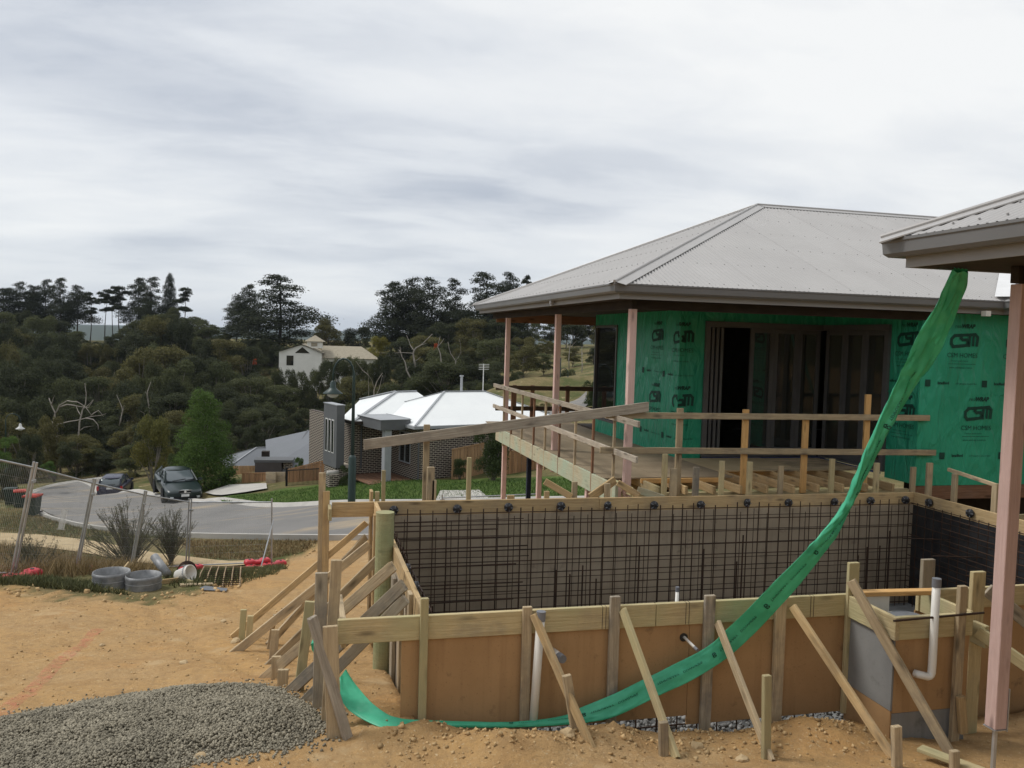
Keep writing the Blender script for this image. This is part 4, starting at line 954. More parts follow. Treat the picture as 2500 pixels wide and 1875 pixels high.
# ------------------------------------------------------------------ green lay-flat tube
def ribbon(name, L, label, cat, text=True):
    """L: rows of (left px, right px, plane y) describing both edges; lofted into a flattened tube"""
    rows = []
    for (l, r, yl, yr) in L: rows.append((WY(l[0], l[1], yl), WY(r[0], r[1], yr)))
    # catmull-rom resample
    def cr(P, n=16):
        out = []
        for i in range(len(P)-1):
            p0, p1, p2, p3 = P[max(i-1, 0)], P[i], P[i+1], P[min(i+2, len(P)-1)]
            for k in range(n):
                t = k/n; out.append(.5*((2*p1)+(p2-p0)*t+(2*p0-5*p1+4*p2-p3)*t*t+(3*p1-p0-3*p2+p3)*t**3))
        out.append(P[-1]); return out
    A = cr([r[0] for r in rows]); B = cr([r[1] for r in rows]); n = 28; v = []; T = []
    s = 0; S = []
    for i in range(len(A)):
        if i: s += ((A[i]+B[i])/2-(A[i-1]+B[i-1])/2).length
        S.append(s)
        c = (A[i]+B[i])/2; wv = (B[i]-A[i])/2; ax = ((A[min(i+1, len(A)-1)]+B[min(i+1, len(A)-1)])-(A[max(i-1, 0)]+B[max(i-1, 0)])).normalized()
        nn = wv.cross(ax).normalized()
        if nn.dot(EYE-c) < 0: nn = -nn
        full = max(.002, .10-wv.length)*.5
        for k in range(n):
            t = 2*math.pi*k/n; q = c + wv*math.cos(t)
            ct = math.cos(t); cr_ = 1.7 if c.z > 1.3 else .3
            wr = (abs(mnoise.noise(Vector((s*2.2+ct*1.3, ct*2.2, 2+math.sin(t)*.4))))-.2)*.045*cr_ + (abs(mnoise.noise(Vector((s*6-ct*2.5, ct*3.1, 5))))-.2)*.020*cr_ + mnoise.noise(Vector((s*15, ct*6, 9)))*.005
            q = q + nn*(math.sin(t)*(.004+full*(1 if c.z > 1.0 else .35)) + wr*(.35+.65*abs(math.sin(t)))) + wv*.10*mnoise.noise(Vector((s*3, ct, 11))); v.append(q)
    f = [[i*n+k, i*n+(k+1) % n, (i+1)*n+(k+1) % n, (i+1)*n+k] for i in range(len(A)-1) for k in range(n)]
    e = empty(name, (A[-1]+B[-1])/2, label, cat)
    mb = MB(); mb.add(v, f); mb.done('tube_film', TUBE, e, True)
    if text:
        def fm(sv, t):                      # t in -1..1 across
            i = min(max(int(np.searchsorted(S, sv))-1, 0), len(A)-2); a = (sv-S[i])/max(S[i+1]-S[i], 1e-6)
            # point of the front face at cos = t
            th = math.acos(max(-1, min(1, t))); kk = th/(2*math.pi)*n; k0 = int(kk) % n; fr = kk-int(kk)
            P = lambda ii: v[ii*n+k0].lerp(v[ii*n+(k0+1) % n], fr)
            p = P(i).lerp(P(i+1), a); c = (A[i]+B[i])/2; wv = (B[i]-A[i]); ax = (A[i+1]+B[i+1]-A[i]-B[i]); nn = wv.cross(ax).normalized()
            if nn.dot(EYE-c) < 0: nn = -nn
            return p+nn*.007
        mb = MB(); total = S[-1]
        sv = 1.55
        while sv < total-1.35:
            for body, ds, sz, bo in (('TEMPORARY', .10, .024, .0), ('DOWNPIPE', .34, .024, 0)):
                tv, tf = text_verts(body, sz, 0, bo); mb.add([fm(sv+ds+p.x*1.5, -.02+(p.y-.01)/.09) for p in tv], tf)
            tv, tf = text_verts('C:D', .042, 0, .003); mb.add([fm(sv+.03+p.y, .25-p.x/.09*.62) for p in tv], tf)
            sv += .60
        o = addo('tube_print', mesh('tube_print', mb.v, mb.f), PRINT, e); o['kind'] = 'stuff'
    return e
ribbon('layflat_hose', [((2327,660),(2364,660),5.15,5.15), ((2306,700),(2360,703),5.25,5.25), ((2271,766),(2335,772),5.38,5.38), ((2236,830),(2302,838),5.48,5.48), ((2207,893),(2268,902),5.57,5.57), ((2184,945),(2230,952),5.65,5.65), ((2126,1071),(2157,1077),5.80,5.80), ((2088,1166),(2108,1171),5.92,5.92), ((2062,1230),(2078,1236),5.99,6.0),
     ((2020,1288),(2044,1302),6.04,6.05), ((1957,1352),(1996,1374),6.10,6.11), ((1872,1440),(1918,1466),6.18,6.20), ((1785,1526),(1822,1566),6.28,6.28), ((1738,1572),(1762,1616),6.32,6.28), ((1660,1614),(1682,1664),6.33,6.27), ((1581,1654),(1600,1703),6.34,6.27), ((1490,1697),(1506,1748),6.34,6.26), ((1420,1727),(1430,1766),6.34,6.27), ((1370,1748),(1374,1770),6.34,6.28), ((1250,1763),(1250,1776),6.34,6.30),
     ((1080,1760),(1080,1776),6.34,6.28), ((970,1752),(950,1780),6.38,6.24), ((915,1722),(860,1740),6.5,6.5), ((870,1672),(828,1698),6.72,6.62), ((845,1634),(826,1660),6.85,6.75)][::-1],
     'bright green printed layflat hose sagging from the verandah roof down to the dirt', 'hose')
scrap = MB(); q0 = [WY(759+dx, 1572+dy, 7.9) for dx, dy in ((0, 0), (14, -6), (16, 18), (8, 24), (2, 14))]
o = scrap.prism(q0, (.03, .25, -.02)).done('plastic_scrap', TUBE); tag(o, 'small scrap of green plastic behind the left timber posts', 'plastic')
# ------------------------------------------------------------------ neighbouring houses
WHITER = mat('white_steel_roof', (.80, .82, .81), (.76, .78, .775), scale=1, rough=.4)
DGREY = mat('dark_grey_render', (.12, .125, .13), (.105, .11, .115), scale=2, rough=.7)
LGREY = mat('pale_grey_cladding', (.34, .355, .37), (.30, .315, .33), scale=2, rough=.6)
BRNR = mat('brown_grey_render', (.095, .085, .082), (.08, .07, .068), scale=2, rough=.8)
ROOFD = mat('blue_grey_steel_roof', (.165, .175, .19), (.15, .16, .172), scale=.6, rough=.65, spec=.2)
WHITEF = mat('white_paint', (.72, .72, .70), rough=.5)
def ribbed(parent, poly, dirv, m, pitch=.3, h=.02, name='roof_slope'):
    """a roof slope with standing ribs running down dirv (local coordinates)"""
    mb = MB(); mb.add(poly, [list(range(len(poly)))]); o = mb.local(name, m, parent)
    return o
def hip_roof(parent, x0, x1, y0, y1, z, pitch, m, cap=None, over=.0):
    w, d = x1-x0, y1-y0; r = min(w, d)/2; top = z+pitch*r
    if w >= d: A, B = (x0+r, (y0+y1)/2, top), (x1-r, (y0+y1)/2, top)
    else: A, B = ((x0+x1)/2, y0+r, top), ((x0+x1)/2, y1-r, top)
    c = [(x0, y0, z), (x1, y0, z), (x1, y1, z), (x0, y1, z)]
    if w >= d: faces = [[c[0], c[1], B, A], [c[1], c[2], B], [c[2], c[3], A, B], [c[3], c[0], A]]
    else: faces = [[c[0], c[1], A], [c[1], c[2], B, A], [c[2], c[3], B], [c[3], c[0], A, B]]
    for f in faces: MB().add(f, [list(range(len(f)))]).local('roof_slope', m, parent)
    for a, b in ((c[0], A), (c[1], B if w >= d else A), (c[2], B), (c[3], A if w >= d else B), (A, B)):
        a = Vector(a)+Vector((0, 0, .03)); b = Vector(b)+Vector((0, 0, .03))
        if (b-a).length > .05: MB().bar(a, b, .09, .03, (a-b).cross(Vector((0, 0, 1)))).local('ridge_capping', cap or m, parent)
    MB().bb((x0-.02, y0-.1, z-.13), (x1+.02, y0+.02, z-.005)).bb((x0-.1, y0-.1, z-.13), (x0-.021, y1, z-.005)).local('gutter', DARKS if cap is None else cap, parent)
bo = WD(1022, 1172, 38.5)
bh = empty('brick_house', bo, 'single storey dark brick house with a white steel roof across the road', 'house', rz=math.radians(19))
bw = lambda a, b, m=BRICK, nm='wall': MB().bb(a, b).local(nm, m, bh)
bw((0, 0, -.3), (7.5, .22, 2.48)); bw((0, .221, -.3), (.22, 3.2, .60)); bw((0, .221, 2.05), (.22, 3.2, 2.48)); bw((0, .221, .601), (.22, .88, 2.049)); bw((0, 2.05, .601), (.22, 3.2, 2.049)); bw((-1.92, 3.0, -.3), (-.001, 3.22, 2.48)); bw((-1.92, 3.221, -.6), (-1.70, 9, 2.48)); bw((7.28, .221, -.3), (7.5, 7.3, 2.48))
win = empty('window', (0, 0, 0), None, None); win.parent = bh
mb = MB()
for a, b in (((-.03, .88, .6), (.06, .93, 2.05)), ((-.03, 2.0, .6), (.06, 2.05, 2.05)), ((-.03, .931, .6), (.06, 1.999, .65)), ((-.03, .931, 2.0), (.06, 1.999, 2.05)), ((-.03, 1.45, .651), (.06, 1.49, 1.999))): mb.bb(a, b)
mb.local('window_frame', LGREY, win); MB().bb((.02, .93, .65), (.03, 2.0, 2.0)).local('window_pane', DGLASS, win); MB().bb((-.06, .86, .54), (.1, 2.07, .598)).local('window_sill', BRICK2, win)
for x in (-.06,): MB().tube([(x, -.05, 0), (x, -.05, 2.4)], .04, 8).local('downpipe', DGREY, bh)
MB().tube([(-1.55, 2.95, .2), (-1.55, 2.95, 2.4)], .045, 8).local('downpipe', DGREY, bh)
MB().bb((-1.75, .35, 2.27), (-.29, 3.0, 2.72)).local('porch_beam', DGREY, bh); MB().bb((-1.78, .32, 2.721), (-.26, 3.0, 2.745)).local('porch_capping', LGREY, bh)
MB().bb((-1.50, .42, -.05), (-1.18, .74, 2.27)).local('porch_pillar', LGREY, bh)
pd = empty('porch_deck', (0, 0, 0), None, None); pd.parent = bh
x = -2.3
while x < -.05: MB().bb((x, .25, -.10), (x+.085, 2.98, -.06)).local('decking_board', REDW, pd); x += .094
MB().bb((-2.33, .2, -.35), (0, .245, -.07)).local('deck_edge', REDW, pd)
MB().bb((-2.98, 2.45, .35), (-2.60, 4.1, 3.22)).local('window_box', DGREY, bh); MB().bb((-3.0, 2.43, 3.221), (-2.58, 4.12, 3.26)).local('box_capping', LGREY, bh); MB().bb((-2.95, 2.6, -1.0), (-1.93, 4.0, .34)).local('wall', BRICK, bh)
mb = MB()
for y in (2.75, 3.15, 3.55): mb.bb((-3.0, y, 1.0), (-2.985, y+.28, 2.55))
mb.local('box_window', WHITEF, bh)
mb = MB()
for y in (2.79, 3.19, 3.59): mb.bb((-3.008, y, 1.05), (-3.001, y+.20, 2.5))
mb.local('box_pane', DGLASS, bh)
hip_roof(bh, -.45, 8.0, -.45, 5.7, 2.5, .42, WHITER, LGREY)
_p = [(-2.15, 2.45, 2.49), (3.2, 2.45, 2.49), (2.3, 5.0, 3.66), (1.15, 5.0, 3.64), (.05, 7.0, 3.10), (-2.15, 4.0, 2.49), (2.3, 8.5, 2.6)]
for q in ((0, 1, 2, 3), (0, 3, 5), (5, 3, 4), (3, 2, 6, 4)): MB().add([_p[i] for i in q], [list(range(len(q)))]).local('roof_slope', WHITER, bh)
for a, b in ((0, 3), (3, 2), (3, 4)): MB().bar(Vector(_p[a])+Vector((0, 0, .03)), Vector(_p[b])+Vector((0, 0, .03)), .14, .03, (1, -1, 0)).local('ridge_capping', LGREY, bh)
MB().bb((-2.2, 2.33, 2.36), (-.3, 2.46, 2.485)).bb((-2.27, 2.33, 2.36), (-2.201, 4.0, 2.485)).local('gutter', DARKS, bh)
MB().bb((-.30, .5, 2.73), (-.24, 3.0, 2.76)).local('flashing', LGREY, bh)
MB().tube([(4.6, 4.4, 3.6), (4.6, 4.4, 4.45)], .07, 8).tube([(4.6, 4.4, 4.45), (4.6, 4.4, 4.52)], .11, 8).local('flue', LGREY, bh)
mb = MB(); mb.tube([(6.4, 5.2, 3.3), (6.4, 5.2, 5.1)], .025, 6)
for k in range(4): mb.tube([(6.1, 5.2, 4.8+.09*k), (6.75, 5.2, 4.8+.09*k)], .015, 4)
mb.local('tv_antenna', WHITEF, bh)
MB().bb((2.3, -.12, .25), (2.55, -.02, .62)).tube([(2.42, -.07, -.2), (2.42, -.07, .25)], .03, 6).local('meter_box', LGREY, bh)
# grey roofed house and the small one behind
go = WD(655, 1182, 50)
gh = empty('grey_roof_house', go, 'low dark house with a broad plain grey steel roof left of the brick house', 'house', rz=math.radians(-5))
gq = [WD(652, 1146, 46.5), WD(830, 1152, 46.0), WD(830, 1034, 53), WD(648, 1074, 53)]; gk = [q+Vector((.5, 7, -1.5)) for q in gq[2:]]
addo('roof_slope', mesh('roof_slope', gq, [(0, 1, 2, 3)]), ROOFD, gh); addo('roof_slope', mesh('roof_slope', [gq[3], gq[2], gk[0], gk[1]], [(0, 1, 2, 3)]), ROOFD, gh)
for t in (.25, .55, .8): a_, b_ = gq[0].lerp(gq[1], t), gq[3].lerp(gq[2], min(1, t+.32)); MB().bar(a_+Vector((0, 0, .03)), b_+Vector((0, 0, .03)), .10, .03, (1, 0, 0)).done('valley_line', DGREY, gh)
MB().bar(gq[0]+Vector((0, 0, -.06)), gq[1]+Vector((0, 0, -.06)), .12, .10, (0, 0, 1)).done('gutter', DGREY, gh)
MB().bb((-.1, -2.6, -.8), (5, -2.4, .7)).local('wall', BRICK, gh)
MB().bb((-.25, -3.9, -.3), (1.15, -2.7, 1.86)).local('garage_front', BRNR, gh); MB().bb((-.29, -3.94, 1.861), (1.75, -2.66, 2.0)).local('garage_parapet', DGREY, gh)
MB().bb((.35, -3.96, .2), (1.1, -3.905, .9)).local('garage_door', DGLASS, gh); MB().bb((1.2, -3.7, -.3), (1.7, -3.2, 1.85)).local('brick_pier', BRICK, gh); MB().bb((-.1, -2.4, 1.8), (.3, -2.0, 2.25)).local('roof_vent', DARKS, gh)
so = WD(640, 1180, 58); sh = empty('grey_roof_shed', so, 'small grey hip roofed building partly hidden behind the green tree', 'shed', rz=math.radians(12))
hip_roof(sh, -2.2, 3.0, -.2, 4.0, 1.25, .45, ROOFD, LGREY); MB().bb((-2.0, .1, -.6), (2.8, .3, 1.2)).local('wall', DKW, sh)
# white house on the far rise
PALE = mat('cream_render', (.80, .79, .73), (.74, .73, .67), scale=1, rough=.8); TILE = mat('faded_tile_roof', (.36, .32, .24), (.29, .255, .19), scale=3, rough=.8)
wo = WD(745, 912, 140); wh = empty('white_house', wo, 'cream two storey house with tiled gable and small roof turret among the trees', 'house', rz=math.radians(-4))
MB().prism([(-4.2, 0, -5), (2.6, 0, -5), (2.6, 0, 3.5), (-.6, 0, 4.7), (-4.2, 0, 3.5)], (0, 9, 0)).local('wall', PALE, wh)
MB().add([(-4.6, -.4, 3.42), (-.6, -.4, 4.85), (-.6, 9.3, 4.85), (-4.6, 9.3, 3.42)], [(0, 1, 2, 3)]).add([(3.0, -.4, 3.42), (-.6, -.4, 4.85), (-.6, 9.3, 4.85), (3.0, 9.3, 3.42)], [(0, 1, 2, 3)]).local('roof', TILE, wh)
MB().bb((2.6, 2, -5), (11.4, 9, 2.6)).local('side_wing', PALE, wh); MB().add([(2.4, 1.4, 2.6), (12.0, 1.4, 2.6), (9.0, 5.5, 4.6), (2.4, 5.5, 4.6)], [(0, 1, 2, 3)]).add([(12.0, 1.4, 2.6), (12.0, 9.5, 2.6), (9.0, 5.5, 4.6)], [(0, 1, 2)]).local('wing_roof', TILE, wh)
MB().bb((.1, 1.5, 4.2), (2.6, 4.0, 5.35)).local('turret', PALE, wh)
MB().add([(-.3, 1.1, 5.3), (3.0, 1.1, 5.3), (3.0, 4.4, 5.3), (-.3, 4.4, 5.3), (1.35, 2.75, 6.35)], [(0, 1, 4), (1, 2, 4), (2, 3, 4), (3, 0, 4)]).local('turret_roof', TILE, wh)
MB().prism([(-1.7, -.05, 3.35), (.7, -.05, 3.35), (-.5, -.05, 4.35)], (0, .04, 0)).local('gable_window', DGLASS, wh); MB().bb((-3.0, -.05, 1.3), (-1.9, -.01, 2.9)).local('window', DGLASS, wh); MB().bb((.8, 1.44, 4.5), (1.8, 1.48, 5.1)).local('window', TILE, wh)
MB().bb((3.2, 1.94, .8), (4.4, 1.98, 2.0)).local('window', DGLASS, wh)
# ------------------------------------------------------------------ paling fences, retaining wall, letterbox
PALING = mat('paling', (.42, .27, .145), (.31, .19, .10), scale=3, stretch=(6, 6, .6), rough=.9, isl=.18); PALING2 = mat('orange_paling', (.37, .215, .11), (.27, .15, .075), scale=3, stretch=(6, 6, .6), rough=.9, isl=.22)
SLEEP = wood('sleeper', (.37, .30, .20), (.27, .215, .14), stain_amt=.4)
def paling_fence(label, base, tops, d, m, w=.10, gap=.008, cap=True):
    """base: two (px,py); tops: two py; d: two depths"""
    a, b = WD(*base[0], d[0]), WD(*base[1], d[1]); za, zb = WD(base[0][0], tops[0], d[0]).z, WD(base[1][0], tops[1], d[1]).z
    e = empty('paling_fence', (a+b)/2, label, 'fence'); L = (Vector((b.x, b.y))-Vector((a.x, a.y))).length; n = int(L/(w+gap)); u = (b-a)/n; mb = MB(); dr = Vector((b.x-a.x, b.y-a.y, 0)).normalized(); nr = Vector((dr.y, -dr.x, 0))
    for i in range(n):
        p = a+u*i; t = i/n; zt = za+(zb-za)*t; k = nr*(.012 if i % 2 else 0)
        mb.prism([p+k, p+k+dr*w, Vector((p.x+dr.x*w, p.y+dr.y*w, zt))+k, Vector((p.x, p.y, zt))+k], -nr*.016)
    o = mb.done('paling', m, e); o['kind'] = 'stuff'
    if cap: MB().bar((a.x, a.y, za+.02), (b.x, b.y, zb+.02), .06, .05, nr).done('top_rail', m, e)
    for f in (.25, .75): MB().bar((a.x-nr.x*.05, a.y-nr.y*.05, a.z+(za-a.z)*f), (b.x-nr.x*.05, b.y-nr.y*.05, b.z+(zb-b.z)*f), .07, .04, (0, 0, 1)).done('rail', m, e)
    return e
paling_fence('short brown capped paling fence beside the concrete driveway', ((590, 1191), (650, 1191)), (1156, 1155), (46, 45), PALING2, .12)
paling_fence('orange paling fence with sloping top behind the black pool railing', ((698, 1192), (782, 1183)), (1148, 1127), (43, 42), PALING2)
paling_fence('level orange paling fence against the brick house window box', ((783, 1183), (822, 1180)), (1127, 1127), (42, 41.6), PALING2)
paling_fence('pale paling fence stepping up to the right brick wall', ((1102, 1172), (1180, 1168)), (1098, 1082), (38.4, 40), PALING)
paling_fence('reddish paling fence seen under the raised deck', ((1225, 1170), (1330, 1178)), (1100, 1108), (39, 40), PALING2)
paling_fence('dark paling fence behind the driveway and small shed', ((560, 1185), (650, 1186)), (1137, 1136), (54, 53), PALING, cap=False)
rw = empty('sleeper_wall', WD(675, 1195, 44), 'stacked timber sleeper retaining wall beside the lawn', 'wall')
for c0, c1 in ((650, 674), (675, 697)):
    for k in range(5):
        a, b = WD(c0, 1197-9*k, 44), WD(c1, 1197-9*k, 43.7); board('sleeper', a+Vector((0, 0, .09)), b+Vector((0, 0, .09)), .182, .075, (0, 0, 1), SLEEP, rw)
BLKM = mat('black_metal', (.012, .013, .014), rough=.5)
pf = empty('pool_railing', WD(740, 1190, 41), 'black metal bar railing in front of the sloping paling fence', 'railing'); mb = MB(); a, b = WD(699, 1194, 41.5), WD(778, 1190, 40.6); n = 26
for i in range(n+1): p = a.lerp(b, i/n); mb.tube([p, p+Vector((0, 0, .95))], .014, 4)
o = mb.done('bar', BLKM, pf); o['kind'] = 'stuff'
for z in (.06, .90): MB().bar(a+Vector((0, 0, z)), b+Vector((0, 0, z)), .04, .03, (0, 0, 1)).done('rail', BLKM, pf)
MB().bar(a, a+Vector((0, 0, 1.05)), .09, .09, (1, 0, 0)).done('post', BLKM, pf)
lb = empty('letterbox_pier', WD(812, 1190, 38.5), 'small dark brick letterbox pier with pale cap on the lawn', 'letterbox', rz=math.radians(19))
MB().bb((-.23, -.2, -.1), (.23, .2, .60)).local('pier', BRICK, lb); MB().tube([(-.26, 0, .66), (.26, 0, .66)], .12, 12).local('cap', CONC, lb, True)
# ------------------------------------------------------------------ street lamps, sign, bins
GRNM = mat('dark_green_metal', (.012, .032, .028), (.016, .04, .034), rough=.45, spec=.5); LENS = mat('lamp_glass', (.55, .58, .56), rough=.2)
def street_lamp(base, height, reach, label, rz=0, s=1.0):
    e = empty('street_lamp', base, label, 'street lamp', rz=rz)
    MB().lathe([(.14*s, -.2), (.14*s, 1.9), (.11*s, 1.95), (.075*s, 2.0)], 12).local('pole_base', GRNM, e, True)
    z = height; pts = [(0, 0, 1.9), (0, 0, z-.6)] + [(-reach/2+reach/2*math.cos(t), 0, z-.6+.6*math.sin(t)) for t in np.linspace(.2, math.pi, 9)] + [(-reach, 0, z-.85)]
    MB().tube(pts, [.07*s, .05*s]+[.035*s]*10, 8).local('pole', GRNM, e, True)
    MB().lathe([(.03, z-.8), (.10, z-.88), (.11, z-1.05), (.16, z-1.12), (.36, z-1.27), (.36, z-1.29), (.15, z-1.25)], 16, (-reach, 0, 0)).local('lamp_shade', GRNM, e, True)
    MB().lathe([(.22, z-1.25), (.20, z-1.36), (.10, z-1.43), (0, z-1.44)], 14, (-reach, 0, 0)).local('lamp_lens', LENS, e, True)
    return e
b_ = WD(858, 1240, 31.5); b_.z = hg(b_.x, b_.y); top = WD(868, 876, 31.5)
street_lamp(b_, top.z-b_.z, .75, 'dark green street lamp with curved arm in front of the brick house', rz=math.radians(-6))
bl = WD(14, 1130, 72); bl.z = hg(bl.x, bl.y); tl = WD(14, 1009, 72); l2 = street_lamp(bl, tl.z-bl.z, 1.15, 'street lamp with white hanging shade at the left edge by the trees', rz=math.pi-.1)
for c in l2.children:
    if c.name.startswith('lamp_shade'): c.data.materials.clear(); c.data.materials.append(WHITEF)
lr = WD(1364, 970, 85); lr.z = hg(lr.x, lr.y); street_lamp(lr, WD(1366, 898, 85).z-lr.z, .9, 'distant thin street lamp seen between the pink deck posts', rz=math.pi)
ss = WD(200, 1163, 88); ss.z = hg(ss.x, ss.y); se = empty('street_sign', ss, 'street name sign on a thin pole beside the pampas grass', 'sign', rz=math.radians(-20))
MB().tube([(0, 0, 0), (0, 0, 2.45)], .03, 8).local('sign_pole', GALV, se); MB().bb((.03, -.01, 2.12), (.85, .01, 2.27)).local('sign_blade', WHITEF, se)
BINB = mat('dark_green_bin', (.018, .035, .028), (.022, .042, .034), rough=.5); BINR = mat('red_bin_lid', (.42, .045, .025), (.36, .035, .02), rough=.5); BINY = mat('yellow_bin_lid', (.75, .48, .02), rough=.5)
def wheelie_bin(px, py, d, label, lid=BINR, rz=0.0, s=.95):
    p = WD(px, py, d); e = empty('wheelie_bin', p, label, 'bin', 'wheelie bins by the road', rz)
    v = [(-.19, -.22, .08), (.19, -.22, .08), (.19, .20, .08), (-.19, .20, .08), (-.26, -.30, .86), (.26, -.30, .86), (.26, .28, .86), (-.26, .28, .86)]; v = [(a*s, b*s, c*s) for a, b, c in v]
    MB().add(v, [(0,3,2,1),(4,5,6,7),(0,1,5,4),(1,2,6,5),(2,3,7,6),(3,0,4,7)]).local('bin_body', BINB, e)
    MB().bb((-.29*s, -.34*s, .862*s), (.29*s, .31*s, .93*s)).bb((-.22*s, -.2*s, .931*s), (.22*s, .2*s, .95*s)).local('bin_lid', lid, e)
    for sx in (-1, 1): MB().tube([(sx*.20*s, .24*s, .1*s), (sx*.26*s, .24*s, .1*s)], .1*s, 12).local('bin_wheel', SPACER, e)
    MB().tube([(-.2*s, .36*s, .82*s), (.2*s, .36*s, .82*s)], .016, 6).local('bin_handle', SPACER, e)
    return e
wheelie_bin(48, 1240, 42, 'red lidded green wheelie bin standing behind the nearer bin', rz=.3); wheelie_bin(80, 1260, 38.5, 'nearest red lidded wheelie bin at the road edge', rz=-.2, s=1.05); wheelie_bin(25, 1234, 43, 'dark wheelie bin against the clipped hedge', BINB, rz=.1)
wheelie_bin(640, 1160, 48, 'yellow lidded bin peeping over the brown capped fence', BINY)
# ------------------------------------------------------------------ cars
def car_paint(name, c):
    m, nt, b = node_mat(name); b.inputs['Base Color'].default_value = (*c, 1); b.inputs['Roughness'].default_value = .35; b.inputs['Metallic'].default_value = .0
    b.inputs['Coat Weight'].default_value = .25; b.inputs['Coat Roughness'].default_value = .05; return m
CGLASS = mat('car_glass', (.10, .12, .13), (.09, .11, .12), rough=.08, spec=.8); TYRE = mat('tyre', (.012, .012, .012), rough=.8); RIM = mat('alloy', (.45, .45, .46), rough=.35, metal=.8)
LAMP = mat('clear_lamp', (.62, .66, .68), rough=.15, spec=.8); TAIL = mat('red_tail_lamp', (.42, .012, .015), rough=.2, spec=.6); CHROME = mat('chrome', (.75, .75, .76), rough=.12, metal=1); PLATE = mat('plate', (.75, .75, .74), rough=.5)
def loft(secs, n=3):
    """secs: (x, [(y,z) half ring bottom to top])"""
    v = []; k = len(secs[0][1])
    for x, ring in secs:
        for y, z in ring: v.append((x, y, z))
        for y, z in reversed(ring): v.append((x, -y, z))
    w = 2*k; f = [[i*w+j, i*w+(j+1) % w, (i+1)*w+(j+1) % w, (i+1)*w+j] for i in range(len(secs)-1) for j in range(w)]
    f += [list(range(w))[::-1], [(len(secs)-1)*w+j for j in range(w)]]; return v, f
def subsurf(o, l=2):
    m = o.modifiers.new('s', 'SUBSURF'); m.levels = l; m.render_levels = l; o.data.polygons.foreach_set('use_smooth', [True]*len(o.data.polygons)); return o
